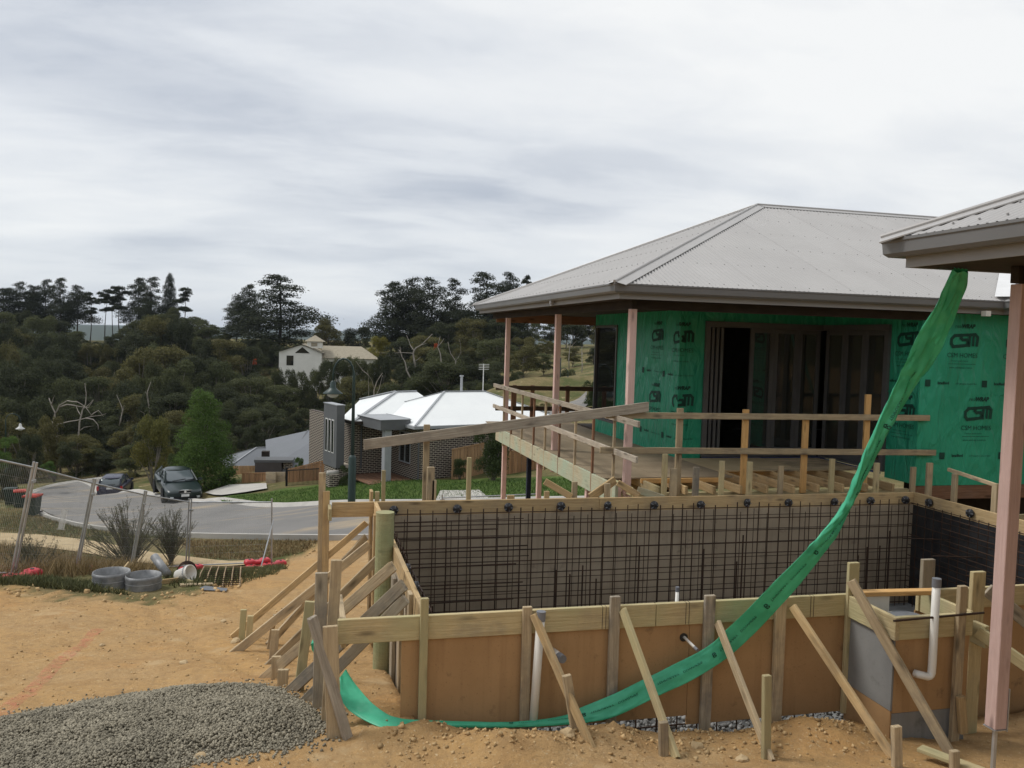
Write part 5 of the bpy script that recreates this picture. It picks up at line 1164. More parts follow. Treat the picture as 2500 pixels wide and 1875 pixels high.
def make_car(name, label, base, heading, paint, kind):
    e = empty(name, base, label, 'car', 'cars parked on the side road', heading)
    if kind == 'sedan':
        L = [(2.42, .38, .60, .62), (2.36, .24, .68, .80), (2.1, .20, .76, .89), (1.5, .19, .86, .92), (.9, .19, .94, .925), (-.2, .19, .96, .925), (-1.3, .19, 1.0, .92), (-1.9, .21, 1.02, .89), (-2.35, .28, 1.0, .82), (-2.42, .40, .92, .70)]
        G_ = [(1.15, .93, .95, .80), (.35, .93, 1.40, .62), (-.1, .93, 1.47, .60), (-.9, .93, 1.46, .60), (-1.9, .97, 1.02, .70)]
    else:
        L = [(2.30, .42, .70, .66), (2.2, .28, .85, .83), (1.6, .26, .98, .90), (1.0, .25, 1.04, .91), (-.2, .25, 1.06, .915), (-1.4, .25, 1.08, .91), (-2.1, .28, 1.08, .88), (-2.28, .40, 1.02, .80)]
        G_ = [(1.05, 1.0, 1.06, .80), (.35, 1.0, 1.58, .66), (-.2, 1.0, 1.67, .655), (-1.3, 1.0, 1.66, .65), (-1.95, 1.0, 1.58, .64), (-2.22, 1.02, 1.10, .76)]
    body = MB(); body.add(*loft([(x, [(w*.86, zb), (w*.97, zb+.10), (w, (zb+zt)/2+.03), (w*.965, zt-.07), (w*.84, zt)]) for x, zb, zt, w in L])); subsurf(body.local('body', paint, e), 2)
    gl = MB(); gl.add(*loft([(x, [(min(w+.16, .80), zb-.05), ((w+.80)/2 if zt-zb > .2 else w+.05, (zb+zt)/2), (w, zt-.06), (w*.86, zt)]) for x, zb, zt, w in G_])); subsurf(gl.local('cabin_glass', CGLASS, e), 2)
    rf = MB(); t = [g for g in G_ if g[2]-g[1] > .3]
    rf.add(*loft([(x, [(w*1.005, zt-.075), (w*1.01, zt-.045), (w*.88, zt+.006), (w*.3, zt+.014)]) for x, zb, zt, w in t])); subsurf(rf.local('roof', paint, e), 1)
    pil = MB()
    for s in (-1, 1):
        a, b = G_[0], G_[1]; pil.bar((a[0]-.02, s*.79, a[2]), (b[0], s*.635*(b[3]/.62), b[2]-.03), .09, .05, (1, 0, 0)); c, d = G_[-1], G_[-2]; pil.bar((c[0]+.05, s*.77, c[2]-.02), (d[0], s*.635*(d[3]/.62), d[2]-.03), .16, .05, (1, 0, 0)); pil.bar((-.25, s*.80, 1.0), (-.2, s*.645*(b[3]/.62), b[2]), .08, .04, (1, 0, 0))
    pil.local('pillar', paint, e)
    for x in (1.42, -1.42):
        for s in (-1, 1):
            wr = .335 if kind == 'sedan' else .36; w = empty('wheel', (x, s*.80, wr), None, None); w.parent = e
            MB().tube([(0, -.11, 0), (0, -.10, 0), (0, .10, 0), (0, .11, 0)], [wr-.03, wr, wr, wr-.03], 20).local('tyre', TYRE, w, True); MB().tube([(0, s*.112-.005, 0), (0, s*.112+.005, 0)], wr*.62, 14).local('rim', RIM, w)
            MB().tube([(x, s*.93-.02, wr+.02), (x, s*.93+.004, wr+.02)], wr+.05, 20).local('wheel_arch', TYRE, e)
    f = L[0][0]
    for s in (-1, 1):
        MB().box((.80, s*1.0, .98 if kind == 'sedan' else 1.1), (.12, .20, .13)).local('mirror', paint, e)
    if kind == 'sedan':
        for s in (-1, 1):
            o = MB().add(*loft([(2.42, [(.10, -.03), (.15, .0), (.10, .05)]), (2.33, [(.18, -.06), (.21, .0), (.17, .08)]), (2.1, [(.10, -.05), (.12, 0), (.10, .07)])])).local('headlight', LAMP, e); o.location = (0, s*.60, .63); o.rotation_euler.z = -s*.25
            MB().box((2.39, s*.62, .36), (.10, .16, .09)).local('fog_lamp', LAMP, e)
        MB().box((2.415, 0, .645), (.06, .56, .12)).local('grille', BLKM, e); MB().box((2.44, 0, .715), (.05, .62, .022)).box((2.44, 0, .58), (.05, .50, .018)).local('grille_trim', CHROME, e); MB().tube([(2.44, 0, .645), (2.465, 0, .645)], .055, 12).local('emblem', CHROME, e)
        MB().box((2.455, 0, .46), (.02, .37, .12)).local('number_plate', PLATE, e)
        MB().box((2.43, 0, .33), (.06, 1.1, .12)).local('air_intake', BLKM, e)
        MB().bar((1.12, -.4, .985), (.98, .25, 1.04), .03, .015).bar((1.12, .2, .985), (.98, .75, 1.03), .03, .015).local('wiper', BLKM, e)
    else:
        for s in (-1, 1): MB().box((-2.2, s*.78, .93), (.16, .14, .30)).local('tail_lamp', TAIL, e)
        MB().box((-2.285, 0, .93), (.03, .42, .13)).local('number_plate', PLATE, e); MB().box((-2.27, 0, .50), (.12, 1.5, .20)).local('bumper', paint, e); MB().box((-2.25, 0, 1.10), (.05, .5, .05)).local('hatch_handle', BLKM, e)
        MB().bar((-2.17, -.35, 1.19), (-2.17, .15, 1.17), .03, .02).local('wiper', BLKM, e)
    return e
cp = WD(432, 1234, 44.5); cp.z = hg(cp.x, cp.y)+.06; hd = math.atan2(-cp.y, -cp.x)+math.radians(9)
make_car('sedan_car', 'dark green sedan parked facing the camera beside the green tree', cp, hd, car_paint('dark_green_paint', (.010, .022, .022)), 'sedan')
cp = WD(282, 1217, 63); cp.z = hg(cp.x, cp.y)+.06; make_car('hatch_car', 'dark blue tall hatchback seen from behind further down the road', cp, math.atan2(cp.y, cp.x)-math.radians(10), car_paint('dark_blue_paint', (.007, .008, .034)), 'suv')
# ------------------------------------------------------------------ temporary site fence
FN = [((-150, 1418), (-85, 1105), 12.6), ((30, 1412), (84, 1142), 14.7), ((183, 1407), (228, 1180), 17.7), ((318, 1399), (354, 1208), 20.5), ((456, 1389), (463, 1226), 24.0), ((668, 1379), (668, 1226), 23.0)]
flab = ['leaning wire fence panel cut by the left edge of the picture', 'leaning wire fence panel in front of the red lidded bins', 'leaning wire fence panel in front of the blue hatchback', 'wire fence panel standing before the twiggy shrubs', 'upright wire fence panel at the right end of the site fence']
def fence_panel(b0, t0, b1, t1, label):
    e = empty('wire_fence', (b0+b1)/2, label, 'fence', 'temporary wire fence panels round the site')
    ins = lambda p, q, s: p+(q-p).normalized()*s
    B0, B1, T0, T1 = ins(b0, b1, .06), ins(b1, b0, .06), ins(t0, t1, .06), ins(t1, t0, .06)
    ex = (T0-B0).normalized()*.10
    MB().tube([B0-ex*.6, T0+ex], .021, 8).done('post', GALV, e); MB().tube([B1-ex*.6, T1+(T1-B1).normalized()*.1], .021, 8).done('post', GALV, e)
    MB().tube([T0, T1], .019, 8).done('top_rail', GALV, e); MB().tube([B0+(T0-B0)*.05, B1+(T1-B1)*.05], .017, 8).done('bottom_rail', GALV, e)
    mb = MB(); n = int((B1-B0).length/.06)
    for i in range(1, n): t = i/n; mb.tube([(B0+(T0-B0)*.05).lerp(B1+(T1-B1)*.05, t), T0.lerp(T1, t)], .0016, 3, False)
    for k in range(1, 9): f = k/9; mb.tube([B0.lerp(T0, f), B1.lerp(T1, f)], .0016, 3, False)
    o = mb.done('wire_mesh', GALV, e); o['kind'] = 'stuff'
    c = T0.lerp(B0, .12); MB().box(c, (.14, .05, .05), math.atan2((T1-T0).y, (T1-T0).x)).done('clamp', GALV, e)
    return e
pts = [(WD(*b, d), WD(*t, d)) for b, t, d in FN]
for i in range(5): fence_panel(pts[i][0], pts[i][1], pts[i+1][0], pts[i+1][1], flab[i])
gp = MB(); c0 = (pts[1][0]*.42+pts[2][0]*.58)*.42+(pts[1][1]*.42+pts[2][1]*.58)*.58; dr = (pts[2][0]-pts[1][0]).normalized(); up_ = (pts[2][1]-pts[2][0]).normalized()
for k in range(7): gp.tube([c0+dr*(.05*k-.15)-up_*.19, c0+dr*(.05*k-.15)+up_*.19], .006, 5)
gp.tube([c0-dr*.22+up_*.2, c0+dr*.22+up_*.2], .006, 5).tube([c0-dr*.22-up_*.2, c0+dr*.22-up_*.2], .006, 5)
tag(gp.done('wire_sign_holder', WHITEF), 'small white wire grille hung on the second fence panel', 'grille')
b5 = pts[5]; st = MB().tube([WD(638, 1382, 22.0), b5[0].lerp(b5[1], .72)], .017, 6).done('fence_stay', GALV); tag(st, 'slanting steel stay propping the right end of the site fence', 'stay')
foot_me = None
def fence_foot(p, rz, label, s=1.0):
    e = empty('plastic_block', p, label, 'block', 'red plastic feet of the site fence', rz)
    secs = [(-.34, [(.09, 0), (.10, .05), (.07, .09)]), (-.30, [(.12, 0), (.13, .07), (.10, .125)]), (-.12, [(.12, 0), (.13, .07), (.10, .125)]), (-.05, [(.10, 0), (.11, .05), (.09, .085)]), (.05, [(.10, 0), (.11, .05), (.09, .085)]), (.12, [(.12, 0), (.13, .07), (.10, .125)]), (.30, [(.12, 0), (.13, .07), (.10, .125)]), (.34, [(.09, 0), (.10, .05), (.07, .09)])]
    o = MB().add(*loft(secs)).local('foot_block', REDP, e, True); m = o.modifiers.new('b', 'BEVEL'); m.width = .015
    for x in (-.2, .2): MB().tube([(x, 0, .12), (x, 0, .135)], .035, 10).local('foot_socket', SPACER, e)
    return e
for px, py, d, rz, lb_ in ((52, 1424, 14.5, .9, 'red plastic block nearest the left picture edge'), (196, 1418, 17.5, .8, 'red plastic block left of the galvanised tubs'), (466, 1397, 23.6, .6, 'red plastic block half hidden behind the white bag'),
                           (632, 1398, 22.6, .25, 'lowest red plastic block of the stacked pair'), (628, 1390, 22.75, .3, 'upper red plastic block lying on the stacked pair'), (668, 1386, 23.0, .4, 'red plastic block under the upright end post')):
    p = WD(px, py, d); g = hg(p.x, p.y)
    fence_foot((p.x, p.y, g+(.13 if lb_.startswith('upper') else 0)), rz, lb_)
# ------------------------------------------------------------------ rubbish heap by the fence
TUBM = mat('dull_galvanised', (.30, .305, .31), (.17, .175, .18), scale=6, rough=.55, metal=.3)
def tub(px, py, label, r=.30, h=.27):
    p = G(px, py); e = empty('metal_tub', (p.x, p.y, hg(p.x, p.y)), label, 'tub', 'galvanised rings by the fence')
    prof = [(r, -.03)]; 
    for k in range(7): prof += [(r+.010*(k % 2), h*k/6)]
    prof += [(r-.012, h), (r-.012, 0)]
    MB().lathe(prof, 28).local('tub_shell', TUBM, e, True); MB().lathe([(r+.012, h*.5), (r+.014, h*.52), (r+.012, h*.54)], 28).local('tub_bead', GALV, e); return e
tub(272, 1428, 'left galvanised steel ring lying in the weeds', .29, .25); tub(350, 1433, 'right galvanised steel ring beside the grey pipe', .28, .24)
p = G(395, 1420); q = Vector((p.x, p.y, hg(p.x, p.y)))
gp_ = MB().tube([q+Vector((-.18, .35, .34)), q+Vector((.10, -.05, .12))], .075, 14).done('grey_pipe', TUBM, smooth=True); tag(gp_, 'grey pipe offcut leaning beside the galvanised rings', 'pipe')
bk = empty('bucket', q+Vector((.28, -.1, .1)), 'white plastic bucket lying on its side in the rubbish', 'bucket'); bk.rotation_euler = (1.25, .2, .9)
MB().lathe([(0, 0), (.10, 0), (.135, .27), (.142, .27), (.142, .30), (.125, .30), (.09, .02), (0, .02)], 18).local('bucket_shell', WHITEP, bk, True); MB().lathe([(.135, .22), (.145, .23), (.135, .24)], 18).local('bucket_band', GALV, bk)
for i, (a, b, lab, mm) in enumerate((((390, 1428), (445, 1424), 'short pine offcut in front of the white bucket', PINE), ((425, 1418), (470, 1432), 'thin pine offcut pointing towards the steel mat', PINE2), ((440, 1434), (520, 1432), 'long flat offcut lying before the steel mat', GREYW), ((295, 1412), (316, 1375), 'pale batten standing in the galvanised rings', PINE))):
    A, B = G(*a), G(b[0], max(b[1], 1410)); A.z = hg(A.x, A.y)+.03; B.z = hg(B.x, B.y)+.03
    if i == 3: B = WD(316, 1375, (A-EYE).dot(FW)+.2); A.z += .1
    tag(board('timber_offcut', A, B, .09, .035, (0, 0, 1) if i != 2 else (0, 1, 0), mm), lab, 'offcut')
mt = empty('steel_mat', G(530, 1420), 'bent mat of rusty steel bars lying by the fence', 'steel mat'); STRAW = mat('pale_rust', (.36, .27, .16), (.22, .14, .08), rough=.8)
for k in range(6):
    a = G(480+21*k, 1432); b = G(498+18*k, 1405); mid = (a+b)/2; mid.z += .14; b.z += .12; MB().tube([a, mid, b+Vector((0, 0, .06)), b+Vector((.25, .1, .02))], .012, 6).done('bar', STRAW, mt)
for k in range(9):
    a = G(486+2*k, 1431-3*k); b = G(584+1*k, 1430-3*k); MB().tube([a+Vector((0, 0, .02+.016*k)), b+Vector((0, 0, .02+.016*k))], .008, 5).done('bar', REBAR, mt)
cl = MB(); c = G(455, 1415)
for k in range(5): cl.tube([c+Vector((.16*math.cos(t), .05*k-.1, .16+.16*math.sin(t))) for t in np.linspace(0, 6.28, 22)], .008, 5, False)
o = cl.done('steel_coil', REBAR); tag(o, 'coil of rusty wire standing behind the white bucket', 'coil')
bs = drape = MB(); pa = [G(*p) for p in ((488, 1441), (500, 1436), (556, 1436), (552, 1444), (498, 1445))]; o = bs.prism([(p.x, p.y, hg(p.x, p.y)+.015) for p in pa], (0, 0, .012)).done('grey_sheet', ROOFD); tag(o, 'flat blue grey sheet offcut lying on the dirt', 'sheet')
# distant fence under the deck, beyond the pool
a, b = WD(1075, 1258, 25), WD(1315, 1250, 25.5); ta, tb = WD(1075, 1216, 25), WD(1315, 1206, 25.5); fence_panel(a, ta, b, tb, 'low wire panel seen under the raised deck behind the pool')
# sprayed line
def spray():
    px = [(-10, 1758), (60, 1700), (110, 1645), (160, 1600), (205, 1568), (240, 1536)]; P = smooth_line(resample([G(*p) for p in px], .1), 4); v = []
    for i, p in enumerate(P):
        d = (P[min(i+1, len(P)-1)]-P[max(i-1, 0)]).normalized(); n = Vector((d.y, -d.x))*.075
        for s in (-1, -.3, .3, 1): q = p+n*s; v.append((q.x, q.y, hg(q.x, q.y)+.006))
    f = [[i*4+k, i*4+k+1, i*4+5+k, i*4+4+k] for i in range(len(P)-1) for k in range(3)]
    m, nt, b = node_mat('red_spray'); b.inputs['Base Color'].default_value = (.66, .20, .13, 1); b.inputs['Roughness'].default_value = .9
    vec = coords(nt, (1, 1, 1), rand=False); fac = noise_n(nt, vec, 11, 8, .75, .42, .95); tr = nt.nodes.new('ShaderNodeBsdfTransparent'); mx = nt.nodes.new('ShaderNodeMixShader')
    nt.links.new(fac, mx.inputs[0]); nt.links.new(tr.outputs[0], mx.inputs[1]); nt.links.new(b.outputs[0], mx.inputs[2]); nt.links.new(mx.outputs[0], nt.nodes['Material Output'].inputs[0])
    tag(addo('paint_line', mesh('paint_line', v, f), m), 'faded red sprayed set out line across the bare dirt', 'marking')
spray()
# ------------------------------------------------------------------ vegetation
def leaf_mat(name, a, b, isl=.35, rand=.18, rough=.75):
    a = tuple(x*1.45 for x in a); b = tuple(x*1.45 for x in b)
    m = mat(name, a, b, scale=.25, rough=rough, isl=isl, rand=rand, spec=.15); nt = m.node_tree; bs = nt.nodes['Principled BSDF']
    tr = nt.nodes.new('ShaderNodeBsdfTranslucent'); nt.links.new(bs.inputs['Base Color'].links[0].from_socket, tr.inputs[0]); mx = nt.nodes.new('ShaderNodeMixShader'); mx.inputs[0].default_value = .38
    nt.links.new(bs.outputs[0], mx.inputs[1]); nt.links.new(tr.outputs[0], mx.inputs[2]); nt.links.new(mx.outputs[0], nt.nodes['Material Output'].inputs[0]); return m
GUM = leaf_mat('gum_foliage', (.070, .076, .034), (.050, .058, .026)); GUM2 = leaf_mat('olive_gum_foliage', (.100, .092, .036), (.070, .068, .027))
GUMD = leaf_mat('dark_bush_foliage', (.044, .050, .025), (.032, .038, .019)); PINEF = leaf_mat('pine_foliage', (.030, .035, .019), (.020, .025, .014), .3, .1)
LIGHTF = leaf_mat('light_green_foliage', (.072, .115, .028), (.045, .080, .020), .35, .05); BRONZE = leaf_mat('bronze_foliage', (.125, .105, .032), (.085, .085, .026), .3, .1); HEDGE = leaf_mat('bush_foliage', (.045, .062, .022), (.032, .046, .017), .3, .1); AUTUMN = leaf_mat('autumn_foliage', (.13, .12, .02), (.10, .09, .02)); ORANGEF = leaf_mat('orange_foliage', (.30, .07, .025), (.22, .05, .02))
BARK = mat('grey_bark', (.24, .215, .185), (.15, .13, .11), scale=2, stretch=(3, 3, .5), rough=.95, bmp=.4); PBARK = mat('dark_bark', (.055, .042, .034), (.035, .028, .022), scale=2, stretch=(3, 3, .5), rough=.95); DEADW = mat('bleached_deadwood', (.36, .325, .28), (.24, .215, .185), scale=2, rough=.9)
def leaves(lobes, per, size, seed, up=.35, shell=(.62, 1.0), aspect=.55, flat=0.0):
    """lobes: (cx,cy,cz,rx,ry,rz); returns quads"""
    rng = np.random.default_rng(seed); L = np.array(lobes, float); vol = (L[:, 3]*L[:, 4]); cnt = np.maximum(8, (per*vol/vol.sum())).astype(int)
    idx = np.repeat(np.arange(len(L)), cnt); n = len(idx); d = rng.normal(size=(n, 3)); d /= np.linalg.norm(d, axis=1)[:, None]; d[:, 2] = np.where(d[:, 2] < -.35, -d[:, 2], d[:, 2])
    r = rng.uniform(shell[0]**2, shell[1]**2, n)**.5; p = L[idx, :3]+d*L[idx, 3:]*r[:, None]*(1+.10*rng.normal(size=(n, 1)))
    nr = d+rng.normal(size=(n, 3))*.75+np.array([0, 0, up]); nr /= np.linalg.norm(nr, axis=1)[:, None]
    a = np.cross(nr, rng.normal(size=(n, 3))); a /= np.linalg.norm(a, axis=1)[:, None]; b = np.cross(nr, a); s = size*rng.uniform(.55, 1.35, n)[:, None]
    a *= s; b *= s*aspect
    v = np.stack([p-a, p-b*.9+a*.1, p+a, p+b*.9+a*.1], 1).reshape(-1, 3); f = np.arange(4*n).reshape(n, 4); return v, f
def limb_tree(mb, base, h, seed, spread=.35, r0=.02, lean=0):
    rng = random.Random(seed); top = Vector((rng.uniform(-.05, .05)*h+lean*h, rng.uniform(-.05, .05)*h, h*.85)); pts = [Vector(base)+top*t+Vector((math.sin(t*5+seed)*.012*h, math.cos(t*4+seed)*.012*h, 0)) for t in np.linspace(0, 1, 7)]; mb.tube(pts, [r0*h*(1-.8*t) for t in np.linspace(0, 1, 7)], 7); return pts
PROTO = {}
def proto(kind, k):
    """unit-height trees: crown mesh + trunk mesh"""
    key = (kind, k)
    if key in PROTO: return PROTO[key]
    rng = random.Random(hash_(kind)+k*17); mb = MB(); lobes = []
    if kind == 'gum':
        pts = limb_tree(mb, (0, 0, 0), 1.0, k, r0=.016); n = 22+k % 3*3
        for i in range(n):
            t = rng.uniform(.30, .93); R = .36*(1-abs(t-.58)/.62)**.6; a = rng.uniform(0, 6.28); rr = R*rng.uniform(.35, 1.0); c = Vector((rr*math.cos(a), rr*math.sin(a), t)); s = rng.uniform(.085, .15); lobes.append((c.x, c.y, c.z, s*1.2, s*1.2, s*.85))
            st = pts[min(5, int(t*.7*6))]; mb.tube([st, (st+c)/2+Vector((0, 0, -.02)), c], [.006, .004, .0022], 5)
        me = leaves(lobes, 15000, .0135, k+1)
    elif kind == 'bush':
        n = 15
        for i in range(n):
            t = rng.uniform(.14, .84); a = rng.uniform(0, 6.28); rr = .42*(1-.35*t)*rng.uniform(.2, 1.0); s = rng.uniform(.12, .19); lobes.append((rr*math.cos(a), rr*math.sin(a), t, s*1.1, s*1.1, s))
            mb.tube([(0, 0, 0), (rr*math.cos(a)*.5, rr*math.sin(a)*.5, t*.6), (rr*math.cos(a), rr*math.sin(a), t)], [.012, .007, .003], 5)
        me = leaves(lobes, 13000, .0155, k+31)
    elif kind == 'pine':
        pts = limb_tree(mb, (0, 0, 0), 1.12, k, r0=.014); t0 = (.20, .16, .32, .12)[k % 4]; n = 24
        for i in range(n):
            t = t0+(1-t0)*(i+.5)/n*.97; R = .27*(1-((t-t0)/(1-t0))**2.2*.72)*rng.uniform(.55, 1.1); a = i*2.4+rng.uniform(-.5, .5); c = Vector((R*.72*math.cos(a), R*.72*math.sin(a), t)); s = R*rng.uniform(.50, .80)+.03
            lobes.append((c.x, c.y, c.z, s, s, s*.42+.016)); q = Vector((0, 0, t-.05)); mb.tube([q, (q+c)/2, c], [.006, .004, .002], 5)
        lobes.append((0, 0, .955, .07, .07, .045)); me = leaves(lobes, 15000, .0120, k+61, up=.2, aspect=.42, shell=(.3, 1.0))
    elif kind == 'lolly':
        pts = limb_tree(mb, (0, 0, 0), 1.1, k, r0=.009)
        for i in range(11):
            t = rng.uniform(.55, .96); a = rng.uniform(0, 6.28); R = .10*rng.uniform(.2, 1); c = Vector((R*math.cos(a), R*math.sin(a), t)); s = rng.uniform(.055, .095); lobes.append((c.x, c.y, c.z, s, s, s*.6)); mb.tube([(0, 0, t-.03), c], [.004, .002], 4)
        me = leaves(lobes, 5000, .0125, k+71, aspect=.45, shell=(.3, 1.0))
    elif kind == 'cone':
        limb_tree(mb, (0, 0, 0), 1.1, k, r0=.014)
        for i in range(34):
            t = .04+.92*(i+.5)/34; R = .33*(1-t)**.7*rng.uniform(.7, 1.1)+.03; a = i*2.4; rr = R*rng.uniform(.5, 1.0); s = .075+.115*(1-t)*rng.uniform(.7, 1.2); lobes.append((rr*math.cos(a), rr*math.sin(a), t, s, s, s*1.05)); mb.tube([(0, 0, t-.04), (rr*math.cos(a), rr*math.sin(a), t)], [.004, .002], 4)
        me = leaves(lobes, 36000, .0095, k+81, up=.6, aspect=.5)
    _v = me[0]; _v[:, 2] /= np.percentile(_v[:, 2], 99.7); crown = npmesh(kind+'_crown', _v, me[1]); trunk = mesh(kind+'_trunk', mb.v, mb.f); trunk.polygons.foreach_set('use_smooth', [True]*len(trunk.polygons)); PROTO[key] = (crown, trunk); return PROTO[key]
def hash_(s): return sum(ord(c)*(i+3) for i, c in enumerate(s))
UNITW = dict(gum=.80, bush=.95, pine=.52, lolly=.30, cone=.66)
MATV = {}
def tree(kind, k, px, top, depth, wpx, foliage, label, name, cat='tree', group=None, bark=None, base_py=None):
    p = WD(px, 900, depth); z0 = hg(p.x, p.y)-.1
    if base_py: z0 = WD(px, base_py, depth).z-.1
    T = WD(px, top, depth).z; h = max(T-z0, 1.0); w = wpx/F_PX*depth/UNITW[kind]
    if kind in ('gum', 'bush') and group: w = min(w, 1.05*h/UNITW[kind])
    e = empty(name, (p.x, p.y, z0), label, cat, group, rz=RNG.uniform(0, 6.28)); c, t = proto(kind, k)
    mk = (kind, k, foliage.name)
    if mk not in MATV:
        c2 = c.copy() if len(c.materials) else c
        c2.materials.clear(); c2.materials.append(foliage); MATV[mk] = c2
    bk = (kind, k, 'bark')
    if len(t.materials) == 0: t.materials.append(bark or BARK)
    for nm, me in (('crown', MATV[mk]), ('trunk', t)):
        o = bpy.data.objects.new(nm, me); COL.objects.link(o); o.parent = e; o.scale = (w, w, h)
    return e
rr = random.Random(21)
PL = ['broad dark pine cut by the left picture edge on the skyline', 'dark round topped pine second from the left skyline', 'narrow dark pine third from the left skyline', 'dense dark pine fourth from the left skyline', 'dense dark pine fifth from the left skyline', 'slender open pine left of the gap in the skyline', 'thin open pine beside the gap in the skyline',
      'thin bare trunked pine at the left of the skyline gap', 'tall bare trunked pine in the middle of the skyline gap', 'tufted bare trunked pine at the right of the skyline gap', 'broad flat topped pine right of the skyline gap', 'broad dark pine beside the pointed conifer', 'dense pointed conifer on the left skyline', 'thin pine just right of the pointed conifer',
      'small dark pine left of the big lone pine', 'leaning dark pine touching the big lone pine', 'large lone spreading pine in the middle of the skyline', 'left pine of the clump right of the white house', 'middle pine of the clump right of the white house', 'right pine of the clump right of the white house', 'single dark pine between the two right clumps', 'broad black pine mass near the house gutter', 'dark pine nearest the grey house gutter', 'small pine tip peeping above the grey roof edge']
PN = [('pine',0,8,705,182,80),('pine',1,48,690,185,60),('pine',2,82,698,185,48),('pine',1,112,684,188,52),('pine',3,147,680,184,58),('pine',2,190,698,184,54),('lolly',0,220,713,180,34),('lolly',1,255,706,186,34),('lolly',2,273,700,188,30),('lolly',0,294,700,184,40),('pine',0,338,680,184,56),('pine',3,370,678,180,60),('cone',1,412,671,182,44),('lolly',1,447,703,180,42),
      ('pine',1,578,728,176,54),('pine',2,606,696,172,60),('pine',3,675,673,165,150),('pine',0,955,690,158,84),('pine',2,1000,680,160,78),('pine',1,1045,680,156,88),('pine',3,1105,682,160,62),('pine',3,1178,667,150,110),('pine',1,1240,668,152,74),('lolly',2,1286,674,150,34)]
for (kd, k, x, t, d, w), lb in zip(PN, PL): tree(kd, k, x, t, d, w*1.22, PINEF, lb, 'pine_tree', group='pines on the skyline', bark=PBARK)
tree('gum', 4, 802, 778, 160, 80, GUM2, 'flat topped olive gum left of the white house roof', 'gum_tree'); tree('bush', 3, 868, 798, 165, 90, PINEF, 'dark rounded tree just behind the white house', 'tree'); tree('bush', 4, 925, 822, 150, 66, AUTUMN, 'yellowing rounded tree right of the white house', 'tree'); tree('bush', 2, 1063, 838, 120, 14, ORANGEF, 'small orange leaved sapling among the dark bush', 'tree', base_py=868); tree('bush', 1, 622, 880, 130, 12, ORANGEF, 'tiny red shrub under the big lone pine', 'shrub', base_py=890)
prof = np.array([(-120,770),(0,748),(150,770),(205,838),(250,842),(300,806),(345,772),(400,742),(440,748),(480,785),(560,806),(640,826),(700,872),(760,860),(850,845),(900,815),(960,805),(1050,768),(1120,750),(1200,745),(1300,770),(1500,770)], float)
GL = 'grey green gum tree in the dense bush across the valley'; GGR = 'gum trees of the dense bush across the valley'
ROWN = iter(('skyline', 'upper', 'middle', 'lower', 'lower front', 'front', 'nearest'))
LMK = [(60,'at the far left'),(180,'above the dead white tree'),(300,'above the blue hatchback'),(430,'above the dark sedan'),(570,'above the light green tree'),(690,'left of the white house'),(830,'below the white house'),(960,'above the street lamp'),(1080,'above the white steel roof'),(1210,'left of the deck posts'),(1330,'between the deck posts'),(1600,'by the house corner')]
KINDS = ['gum', 'gum', 'bush']
def row(depth, off, step, w, x0, x1, mats, jt=22, floor=None):
    x = x0; rn = next(ROWN)
    while x < x1:
        t = np.interp(x, prof[:, 0], prof[:, 1])+off+rr.uniform(-jt, jt)
        if floor and floor[0] < x < floor[1]: t = max(t, floor[2]+rr.uniform(0, 18))
        tree(rr.choice(KINDS), rr.randrange(6), x, t, depth*rr.uniform(.96, 1.04), w*rr.uniform(.85, 1.3), (fm_ := rr.choice(mats)), '%s gum tree in the %s bush %s' % ({'gum_foliage': 'grey green', 'olive_gum_foliage': 'olive', 'dark_bush_foliage': 'dark'}[fm_.name], rn, next(n for q, n in LMK if x < q)), 'gum_tree', group=GGR); x += step*rr.uniform(.75, 1.25)
row(168, 4, 46, 78, -90, 1480, (GUM, GUMD, GUM), 12)
row(142, 42, 56, 98, -90, 1500, (GUM, GUMD, GUM2), 20, (640, 950, 915))
row(120, 92, 64, 116, -100, 1480, (GUM, GUMD, GUM2), 22, (640, 960, 922))
row(104, 150, 72, 132, -100, 1290, (GUM, GUMD, GUMD), 22, (640, 940, 945))
row(92, 205, 76, 140, -100, 1270, (GUMD, GUM, GUMD, GUM2), 24)
row(82, 255, 60, 110, -60, 1120, (GUMD, GUM, GUM2), 22)
row(72, 290, 42, 74, 330, 720, (GUMD, GUM), 16)
ROWN = iter(('upper under', 'middle under', 'low under', 'lowest under', 'rise under')); KINDS[:] = ['bush']
row(150, 42, 34, 80, -90, 1320, (GUM, GUMD), 10, (640, 950, 922)); row(130, 92, 36, 86, -90, 1300, (GUM, GUMD, GUM2), 12, (600, 960, 908)); row(112, 142, 38, 92, -90, 1290, (GUMD, GUM), 14, (600, 960, 930)); row(98, 195, 40, 96, -90, 1250, (GUMD, GUM), 14); row(172, 42, 40, 90, 180, 1200, (GUMD, GUM), 8, (640, 760, 880))
def shrub(px, top, d, w, m, lb, k=0, kind='bush', base=None, name='shrub'): return tree(kind, k, px, top, d, w, m, lb, name, 'shrub' if name == 'shrub' else 'tree', base_py=base)
tree('cone', 2, 500, 955, 46, 150, LIGHTF, 'large light green conical tree beside the parked sedan', 'tree', base_py=1212)
tree('bush', 2, 376, 1018, 58, 104, BRONZE, 'bronze tipped bushy tree behind the parked cars', 'tree', base_py=1195)
tree('bush', 5, 1212, 1036, 36.5, 116, HEDGE, 'dark rounded garden tree in front of the reddish paling fence', 'tree', base_py=1180)
